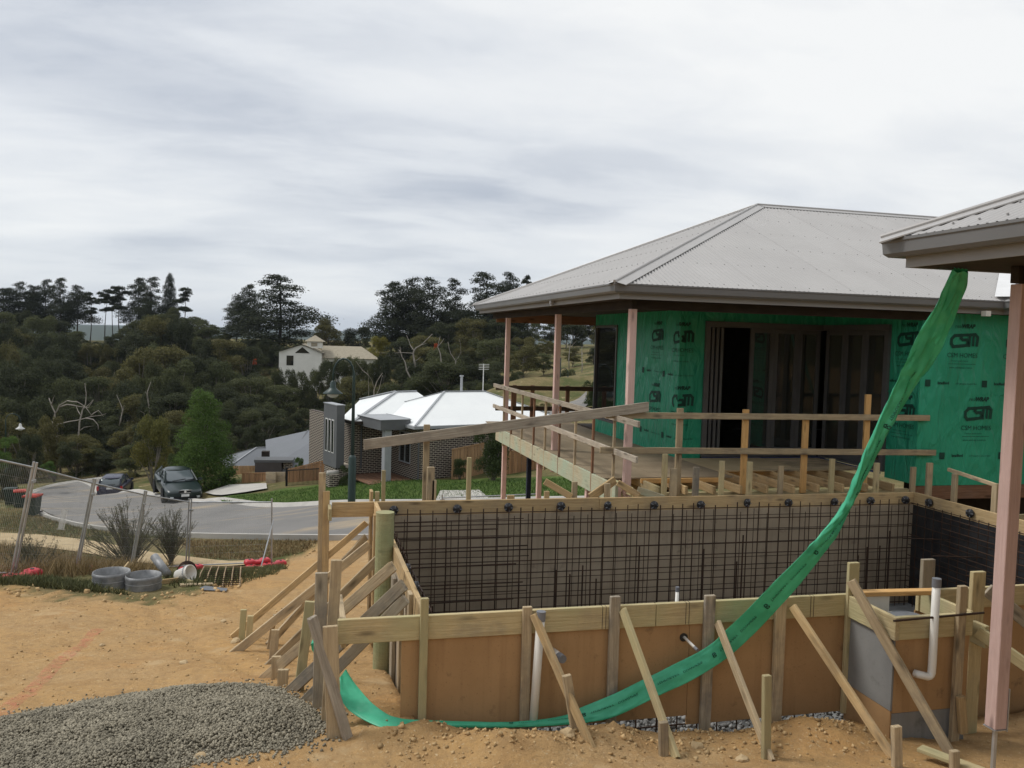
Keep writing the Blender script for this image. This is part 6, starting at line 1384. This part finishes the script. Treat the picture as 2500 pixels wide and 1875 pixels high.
for i, (px, top, d, w, m, lb, k, base) in enumerate([(8,1068,66,70,LIGHTF,'bright green shrub at the left picture edge',1,1150), (75,1062,70,70,GUMD,'dark shrub left of the dead white tree',2,1165), (40,1120,60,56,GUMD,'dark low shrub by the left street lamp',3,1175), (120,1128,66,42,LIGHTF,'small bright green bush behind the fence top',4,1168), (170,1080,76,80,GUMD,'dark shrub behind the pampas grass',5,1150),
      (240,1095,84,90,GUM,'grey green shrub behind the blue hatchback',0,1165), (335,1125,74,90,GUM,'grey green roadside shrub between the two cars',1,1200), (312,1155,70,44,GUM2,'low olive shrub right of the blue hatchback',2,1205), (440,1110,50,70,HEDGE,'bushy growth just behind the dark sedan roof',3,1200), (560,1150,46,50,HEDGE,'low dark bush at the foot of the light green tree',4,1212), (18,1152,45,64,GUMD,'clipped brown green hedge behind the bins',5,1236), (850,1165,38.2,40,HEDGE,'low garden shrub beside the letterbox pier',1,1188), (1130,1150,37.6,44,HEDGE,'strappy green plant at the brick wall foot',2,1172),
      (735,1118,42.5,26,LIGHTF,'small flowering shrub poking over the sloping paling fence',3,1165), (1385,902,90,60,GUM,'small tree on the grassy slope between the deck posts',4,985), (1450,930,60,70,HEDGE,'dark bush against the deck end of the grassy slope',5,1010), (1330,985,56,50,GUM2,'low bush beyond the far deck rail',1,1030)]): shrub(px, top, d, w, m, lb, k, base=base)
O1, O2, O3, O4 = iter(ordw), iter(ordw), iter(ordw), iter(ordw)
for x_ in range(186, 330, 14): tree('bush', rr.randrange(6), x_, 842+rr.uniform(-5, 8), 150+rr.uniform(-4, 4), 56, rr.choice((GUM, GUM2, GUMD)), '%s bushy tree from the left below the skyline gap' % next(O4), 'gum_tree', group='bushes below the skyline gap')
for x_, t_, w_ in ((676,900,54),(706,903,56),(738,908,60),(772,900,60),(806,880,62),(838,874,60),(868,872,60),(900,880,56),(932,868,60)): tree('bush', rr.randrange(6), x_, t_, 122, w_, rr.choice((GUM, GUMD)), '%s dark bushy tree from the left hiding the white house foot' % next(O1), 'gum_tree', group='trees in front of the white house')
for x_ in range(168, 335, 17): tree('bush', rr.randrange(6), x_, 832+rr.uniform(-6, 10)-(abs(x_-250) > 60)*10, 170+rr.uniform(-4, 4), 44, rr.choice((GUM, GUM2, GUMD)), '%s low bushy tree from the left under the bare trunked pines' % next(O2), 'gum_tree', group='bushes under the skyline pines')
for x_ in range(560, 770, 17): tree('bush', rr.randrange(6), x_, (836 if x_ < 690 else 842)+rr.uniform(-10, 8), 158+rr.uniform(-4, 4), 52, rr.choice((GUM, GUMD, GUMD)), '%s dark bushy tree from the left under the lone pine' % next(O3), 'gum_tree', group='bushes under the lone pine')
# dead trees
def dead_tree(lines, depth, label, r=.16, d0=0):
    """lines: polylines in photo pixels; each limb gets its own distance offset so that the tree has depth"""
    b = lines[0][0]; base = WD(b[0], b[1], depth); e = empty('dead_tree', base, label, 'dead tree'); g = random.Random(int(b[0]))
    for i, ln in enumerate(lines):
        off = 0 if i == 0 else g.uniform(-1.6, 1.6); n = len(ln); P = [WD(x, y, depth+off*(k/(n-1))) for k, (x, y) in enumerate(ln)]
        if i == 0: P[0].z -= .8
        s = .75*r if i == 0 else r*.38*(.8 if i > 3 else 1)
        Q = []
        for a, c in zip(P, P[1:]): Q += [a, a.lerp(c, .5)+Vector((g.uniform(-1, 1), 0, g.uniform(-1, 1)))*.04*(c-a).length]
        Q.append(P[-1]); MB().tube(Q, [s*(1-.75*k/(len(Q)-1)) for k in range(len(Q))], 7).done('trunk' if i == 0 else 'branch', DEADW, e, True)
    return e
Z1 = lambda L: [(x*.3165, 600+y*.3165) for x, y in L]
dead_tree([Z1([(345,1590),(360,1520),(395,1430),(420,1330),(425,1290),(405,1250),(378,1175)]), Z1([(425,1300),(460,1230),(520,1195),(600,1205),(665,1250),(700,1300)]), Z1([(395,1440),(450,1375),(540,1355),(660,1330),(770,1310),(820,1295)]), Z1([(460,1245),(520,1225),(610,1240),(680,1250),(720,1190)]), Z1([(400,1225),(410,1180),(420,1155)]), Z1([(380,1500),(430,1470),(470,1465)]), Z1([(660,1330),(720,1340),(755,1380),(758,1420)]), Z1([(700,1310),(760,1270),(800,1320)])], 84, 'bleached dead gum with a twisted trunk left of the road', .20)
dead_tree([Z1([(600,1490),(612,1400),(620,1330),(635,1270),(660,1220),(665,1140),(655,1060)]), Z1([(610,1430),(650,1400),(720,1390)]), Z1([(625,1310),(600,1270),(585,1230)]), Z1([(640,1265),(680,1230),(720,1185)])], 88, 'second smaller bleached dead tree behind the twisted one', .13)
dead_tree([Z1([(1150,1340),(1150,1240),(1135,1150),(1150,1090),(1165,1050)]), Z1([(1125,1340),(1110,1290),(1080,1275)]), Z1([(1145,1180),(1120,1120)])], 92, 'thin bare dead trunk in the dark bush above the sedan', .13)
dead_tree([Z1([(920,1330),(945,1270),(930,1220),(900,1150)]), Z1([(945,1290),(955,1230)])], 90, 'small forked dead trunk above the blue hatchback', .09)
Z3 = lambda L: [(600+x*.3165, 600+y*.3165) for x, y in L]
dead_tree([Z3([(1310,890),(1290,830),(1310,790),(1360,760),(1440,680)]), Z3([(1290,830),(1220,825),(1150,828)]), Z3([(1300,810),(1270,770),(1240,690)]), Z3([(1310,890),(1350,855)]), Z3([(1340,770),(1400,750)])], 112, 'white dead tree with a wide fork right of the white house', .17)
dead_tree([Z3([(1280,995),(1240,960),(1230,900),(1200,850),(1190,780)]), Z3([(1240,960),(1260,930)]), Z3([(1205,850),(1180,800)])], 108, 'leaning white dead trunk below the wide forked dead tree', .14)
dead_tree([Z3([(995,1180),(990,1110),(1010,1050),(1055,980)]), Z3([(945,1185),(948,1060),(940,960)]), Z3([(1000,1170),(1030,1100),(1055,1000)]), Z3([(948,1000),(900,960),(850,890)]), Z3([(990,1110),(975,1040),(950,1000)])], 84, 'cluster of pale bare saplings behind the brick house roof', .10)
dead_tree([Z3([(1525,930),(1500,830),(1480,780),(1500,700)]), Z3([(1480,780),(1530,715)])], 108, 'thin pale dead trunk beside the orange sapling', .12)
dead_tree([Z3([(1615,960),(1620,890),(1580,830),(1560,740)]), Z3([(1620,890),(1660,820),(1650,720)])], 106, 'pale forked dead trunk near the left deck post', .11)
dead_tree([[(1420,905),(1420,860),(1421,845)], [(1420,870),(1423,860)]], 98, 'single bare white pole trunk on the grassy slope', .09); dead_tree([[(1390,885),(1391,850),(1394,830)], [(1391,850),(1402,838),(1408,832)], [(1391,850),(1384,838)]], 104, 'bare forked trunk behind the middle deck post', .10)
# pampas grass
pc = WD(186, 1166, 88); pc.z = hg(pc.x, pc.y); pg = empty('pampas_grass', pc, 'pampas grass clump with tall cream plumes by the street sign', 'grass clump'); PLUME = mat('cream_plume', (.62, .52, .33), (.52, .42, .25), rough=.95)
g = random.Random(5); mb = MB()
for i in range(160):
    a = g.uniform(0, 6.28); R = g.uniform(.5, 1.25); z = g.uniform(.5, 1.1); mb.tube([(0, 0, 0), (R*.5*math.cos(a), R*.5*math.sin(a), z), (R*math.cos(a), R*math.sin(a), z*.55)], [.03, .02, .006], 3, False)
o = mb.local('leaf_blade', HEDGE, pg); o['kind'] = 'stuff'
for i in range(26):
    a = g.uniform(0, 6.28); R = g.uniform(.1, .95); h = g.uniform(1.5, 2.1); x, y = R*math.cos(a), R*math.sin(a); MB().tube([(x*.3, y*.3, .3), (x*.85, y*.85, h*.62), (x, y, h*.72), (x*1.15, y*1.15, h*.9), (x*1.25, y*1.25, h)], [.012, .015, .07, .06, .008], 6).local('plume', PLUME, pg, True)
# twiggy shrubs behind the fence
TWIG = mat('olive_twig', (.115, .095, .055), (.075, .062, .036), rough=.9); TLEAF = leaf_mat('broom_leaf', (.060, .062, .030), (.045, .05, .024), .3)
def twig_shrub(px, py, depth, h, w, n, label, seed):
    p = WD(px, py, depth); p.z = hg(p.x, p.y)-.05; e = empty('twiggy_shrub', p, label, 'shrub', 'twiggy shrubs behind the site fence'); g = random.Random(seed); mb = MB(); lv = []
    for i in range(n):
        a = g.uniform(0, 6.28); R = w*g.uniform(.15, 1.0); hh = h*g.uniform(.55, 1.05)*(1-.35*(R/w)**2); P = []
        for t in np.linspace(0, 1, 7): P.append(Vector((R*math.cos(a)*t**1.25+g.uniform(-.02, .02), R*math.sin(a)*t**1.25+g.uniform(-.02, .02), hh*(t**.85))))
        mb.tube(P, [.013*(1-.8*t)+.002 for t in np.linspace(0, 1, 7)], 4, False)
        for k in range(5):
            j = g.randrange(2, 6); q = P[j]; d = (P[j]-P[j-1]).normalized()+Vector((g.uniform(-.7, .7), g.uniform(-.7, .7), g.uniform(0, .5))); L = g.uniform(.15, .4); r = q+d.normalized()*L; mb.tube([q, q.lerp(r, .5)+Vector((0, 0, -.01)), r], [.006, .004, .002], 3, False); lv += [q.lerp(r, s) for s in (.3, .5, .7, .9, 1.0)]
    o = mb.local('stem', TWIG, e); o['kind'] = 'stuff'
    v, f = leaves([(q.x, q.y, q.z, .035, .035, .035) for q in lv], len(lv)*8, .016, seed, aspect=.3); me = npmesh('leaf', v, f); o = addo('leaf', me, TLEAF); o.parent = e; o['kind'] = 'stuff'
twig_shrub(318, 1385, 22.5, 1.95, 1.25, 105, 'larger twiggy olive shrub behind the leaning fence panels', 3); twig_shrub(418, 1380, 24.6, 1.75, .85, 70, 'smaller twiggy shrub just left of the upright fence panel', 8); twig_shrub(75, 1400, 16.5, .8, .5, 22, 'sparse low twiggy weed behind the leftmost fence posts', 5)
# grass as stuff
def blades(name, polys, n, h, m, seed, wid=.012, lean=.5, label=None):
    rng = np.random.default_rng(seed); pts = []
    for px, frac in polys:
        P = np.array([(q.x, q.y) for q in (G(*p) for p in px)]); lo, hi = P.min(0), P.max(0); need = int(n*frac); got = np.zeros((0, 2))
        while len(got) < need:
            c = rng.uniform(lo, hi, (need*3, 2)); ins = np.zeros(len(c), bool); j = len(P)-1
            for i in range(len(P)):
                cond = ((P[i, 1] > c[:, 1]) != (P[j, 1] > c[:, 1])) & (c[:, 0] < (P[j, 0]-P[i, 0])*(c[:, 1]-P[i, 1])/(P[j, 1]-P[i, 1]+1e-12)+P[i, 0]); ins ^= cond; j = i
            got = np.r_[got, c[ins]]
        pts.append(got[:need])
    c = np.concatenate(pts); k = len(c); cl = rng.normal(size=c.shape)*.03; c = c+cl; z = HG(c[:, 0], c[:, 1]); a = rng.uniform(0, 6.28, k); hh = h*rng.uniform(.4, 1.3, k); ln = rng.normal(size=(k, 2))*lean*hh[:, None]; w = np.stack([np.cos(a), np.sin(a)], -1)*wid*rng.uniform(.6, 1.4, (k, 1))
    v = np.zeros((k, 3, 3)); v[:, 0, :2] = c-w; v[:, 1, :2] = c+w; v[:, 2, :2] = c+ln; v[:, 0, 2] = z-.02; v[:, 1, 2] = z-.02; v[:, 2, 2] = z+hh
    o = addo(name, npmesh(name, v.reshape(-1, 3), np.arange(3*k).reshape(k, 3)), m); tag(o, label, 'grass', kind='stuff'); return o
STRAWG = mat('dry_straw', (.30, .22, .11), (.20, .145, .07), scale=.8, rough=.9, isl=.4, rand=0); WEED = mat('green_weed', (.125, .125, .055), (.085, .095, .04), scale=.8, rough=.9, isl=.4); LAWNB = mat('lawn_blade', (.062, .115, .022), (.045, .09, .018), scale=.4, rough=.9, isl=.35)
blades('dry_grass', [([(-60,1332),(100,1345),(230,1368),(340,1395),(420,1400),(330,1405),(180,1412),(-60,1425)], 1.0)], 16000, .30, STRAWG, 3, .010, .45, 'tall dry straw grass behind the leaning fence')
blades('weeds', [([(-60,1418),(150,1422),(220,1425),(240,1440),(330,1450),(200,1442),(60,1432),(-60,1430)], .35), ([(390,1405),(470,1400),(560,1398),(620,1385),(690,1380),(700,1392),(640,1412),(590,1425),(500,1436),(420,1436)], .4), ([(60,1260),(150,1270),(230,1292),(300,1305),(240,1325),(100,1305),(0,1295),(0,1262)], .25)], 15000, .11, WEED, 4, .010, .6, 'low green weeds along the edge of the bare dirt')
blades('verge_grass', [([(430,1320),(780,1320),(740,1350),(640,1368),(480,1362)], .5), ([(150,1165),(300,1155),(320,1165),(200,1178)], .2), ([(0,1240),(90,1245),(180,1280),(300,1300),(180,1318),(0,1300)], .3)], 12000, .09, STRAWG, 5, .014, .6, 'short dry grass on the road verge')
blades('lawn_grass', [([(1480,1222),(900,1230),(650,1234),(545,1228),(560,1217),(640,1210),(800,1190),(1030,1178),(1480,1170)], 1.0)], 42000, .15, LAWNB, 6, .022, .5, 'mown green lawn in front of the brick house')
# ------------------------------------------------------------------ stones, gravel heap, clods
def poly_sample(px, n, seed):
    rng = np.random.default_rng(seed); P = np.array([(q.x, q.y) for q in (G(*p) for p in px)]); lo, hi = P.min(0), P.max(0); got = np.zeros((0, 2))
    while len(got) < n:
        c = rng.uniform(lo, hi, (n*2, 2)); ins = np.zeros(len(c), bool); j = len(P)-1
        for i in range(len(P)):
            ins ^= ((P[i, 1] > c[:, 1]) != (P[j, 1] > c[:, 1])) & (c[:, 0] < (P[j, 0]-P[i, 0])*(c[:, 1]-P[i, 1])/(P[j, 1]-P[i, 1]+1e-12)+P[i, 0]); j = i
        got = np.r_[got, c[ins]]
    c = got[:n]; d = np.full(n, 9.); j = len(P)-1
    for i in range(len(P)):
        a, b = P[j], P[i]; t = np.clip(((c-a)@(b-a))/((b-a)@(b-a)), 0, 1); d = np.minimum(d, np.linalg.norm(c-(a+t[:, None]*(b-a)), axis=1)); j = i
    return c, d
gpoly = [(-60,1768),(0,1757),(100,1736),(200,1712),(300,1694),(400,1684),(540,1680),(640,1682),(700,1702),(760,1732),(800,1772),(770,1802),(690,1832),(560,1858),(440,1885),(300,1925),(-60,1990)]
c, d = poly_sample(gpoly, 36000, 9); rg = np.random.default_rng(10)
mh = np.minimum(d, .5)/.5; mound = .09*(1-(1-mh)**2)+.03*np.array([mnoise.noise(Vector((a*2.3, b*2.3, 4))) for a, b in c])*mh
stones('gravel_heap', np.stack([c[:, 0], c[:, 1], HG(c[:, 0], c[:, 1])+mound+rg.uniform(-.012, .012, len(c))], -1), rg.uniform(.007, .012, len(c))+.007*rg.uniform(0, 1, len(c))**2, BLUEM, 'spread heap of grey crushed stone in the left foreground', 'gravel', seed=11)
_gp = [G(*p) for p in gpoly]; NSP = 1800; _e = rg.uniform(0, len(_gp)-1.01, NSP); _s = np.array([(_gp[int(k)].x*(1-k % 1)+_gp[int(k)+1].x*(k % 1), _gp[int(k)].y*(1-k % 1)+_gp[int(k)+1].y*(k % 1)) for k in _e])+rg.normal(size=(NSP, 2))*.07*rg.uniform(.2, 2.2, (NSP, 1))
stones('gravel_spill', np.stack([_s[:, 0], _s[:, 1], HG(_s[:, 0], _s[:, 1])+.006], -1), rg.uniform(.007, .016, NSP), BLUEM, 'loose grey stones spilled round the edge of the gravel heap', 'gravel', seed=15)
def gravel_base():
    cc, dd = poly_sample(gpoly, 2600, 12); P = [G(*p) for p in gpoly]; bm = bmesh.new(); vs = [bm.verts.new((p.x, p.y, 0)) for p in P]; bm.faces.new(vs); st = .07
    x0, x1 = min(p.x for p in P), max(p.x for p in P); y0, y1 = min(p.y for p in P), max(p.y for p in P)
    for ax, lo, hi in ((0, x0, x1), (1, y0, y1)):
        for q in np.arange(lo+st, hi, st): bmesh.ops.bisect_plane(bm, geom=list(bm.verts)+list(bm.edges)+list(bm.faces), plane_co=(q, 0, 0) if ax == 0 else (0, q, 0), plane_no=(1, 0, 0) if ax == 0 else (0, 1, 0))
    V = np.array([(v.co.x, v.co.y) for v in bm.verts]); A = np.array([(p.x, p.y) for p in P]); d = np.full(len(V), 9.); j = len(A)-1
    for i in range(len(A)):
        a, b = A[j], A[i]; t = np.clip(((V-a)@(b-a))/((b-a)@(b-a)), 0, 1); d = np.minimum(d, np.linalg.norm(V-(a+t[:, None]*(b-a)), axis=1)); j = i
    mh = np.minimum(d, .5)/.5; z = HG(V[:, 0], V[:, 1])+.09*(1-(1-mh)**2)-.03*mh-.004
    for v, q in zip(bm.verts, z): v.co.z = q
    me = bpy.data.meshes.new('gravel_bed'); bmesh.ops.recalc_face_normals(bm, faces=bm.faces); bm.to_mesh(me); bm.free(); o = addo('gravel_bed', me, BLUEM, smooth=True); o['kind'] = 'structure'
gravel_base()
PEB = mat('tan_pebble', (.50, .36, .19), (.40, .26, .12), scale=5, rough=.95, isl=.30)
n = 9000; xs_ = rg.uniform(-6, 6.5, n); ys_ = 4.3+9.5*rg.uniform(0, 1, n)**1.3; ok = ~((xs_ > .95) & (ys_ > 6.4) & (ys_ < 11.1)); xs_, ys_ = xs_[ok], ys_[ok]
sz = .004+.016*rg.uniform(0, 1, len(xs_))**5; stones('pebbles', np.stack([xs_, ys_, HG(xs_, ys_)+sz*.25], -1), sz, PEB, 'scattered pebbles and crumbs of earth on the bare dirt', 'pebbles', seed=12)
n = 2200; xs_ = rg.uniform(.6, 4.6, n); ys_ = rg.normal(5.98, .22, n); sz = .003+.024*rg.uniform(0, 1, n)**7; stones('clods', np.stack([xs_, ys_, HG(xs_, ys_)+sz*.3], -1), sz, PEB, 'crumbled clods of earth along the foot of the formwork', 'soil', seed=13)
n = 520; e0 = rg.uniform(0, len(_edge)-1.01, n); pe = np.array([(_edge[int(k)].x*(1-k % 1)+_edge[int(k)+1].x*(k % 1), _edge[int(k)].y*(1-k % 1)+_edge[int(k)+1].y*(k % 1)) for k in e0])+rg.normal(size=(n, 2))*.22; sz = .008+.05*rg.uniform(0, 1, n)**6; stones('edge_stones', np.stack([pe[:, 0], pe[:, 1], HG(pe[:, 0], pe[:, 1])+sz*.2], -1), sz, PEB, 'pale stones strewn along the edge of the dirt by the fence', 'stones', seed=14)
ROCK = mat('pale_clay_rock', (.52, .40, .24), (.40, .29, .16), scale=4, rough=.95, bmp=.5, bscale=10)
def rock(px, py, r, label, seed):
    p = G(px, py); bm = bmesh.new(); bmesh.ops.create_icosphere(bm, subdivisions=2, radius=r)
    for v in bm.verts: v.co *= 1+.45*mnoise.noise(v.co/r*1.1+Vector((seed*3.1, 0, 0))); v.co.z *= .62
    me = bpy.data.meshes.new('rock'); bm.to_mesh(me); bm.free(); o = addo('rock', me, ROCK); o.location = (p.x, p.y, hg(p.x, p.y)+r*.2); tag(o, label, 'rock')
for i, a in enumerate([(492,1860,.055,'pale angular rock at the front edge of the grey gravel'),(462,1862,.05,'brown rock beside the pale rock at the gravel edge'),(560,1826,.035,'small whitish rock on the right edge of the gravel'),(1702,1822,.05,'pale rock between the second and third front pegs'),(1385,1822,.06,'pale lump of clay beside the leaning front peg'),(1812,1858,.045,'upright little rock left of the tall front peg'),(575,1572,.06,'pale rock at the foot of the longest left brace'),(448,1625,.045,'lone stone in the middle of the bare dirt'),(545,1700-180,.04,'small stone on the dirt left of the front left pegs'),(250,1612-40,.035,'small stone near the red sprayed line'),(635,1392,.12,'white rock beside the stacked red fence feet'),(338,1437,.07,'yellow rock in front of the right galvanised ring')]): rock(*a, i)

# ------------------------------------------------------------------ air
def haze():
    m = bpy.data.materials.new('air'); m.use_nodes = True; nt = m.node_tree; nt.nodes.clear(); o = nt.nodes.new('ShaderNodeOutputMaterial'); v = nt.nodes.new('ShaderNodeVolumePrincipled')
    v.inputs['Color'].default_value = (.72, .82, .95, 1); v.inputs['Density'].default_value = .0001; v.inputs['Anisotropy'].default_value = .2; nt.links.new(v.outputs[0], o.inputs['Volume'])
    b = MB().bb((-5700, -1000, -60), (5700, 5700, 95)).done('haze', m); b['kind'] = 'stuff'; tag(b, 'thin bluish air between the site and the far hills', 'haze')
haze()
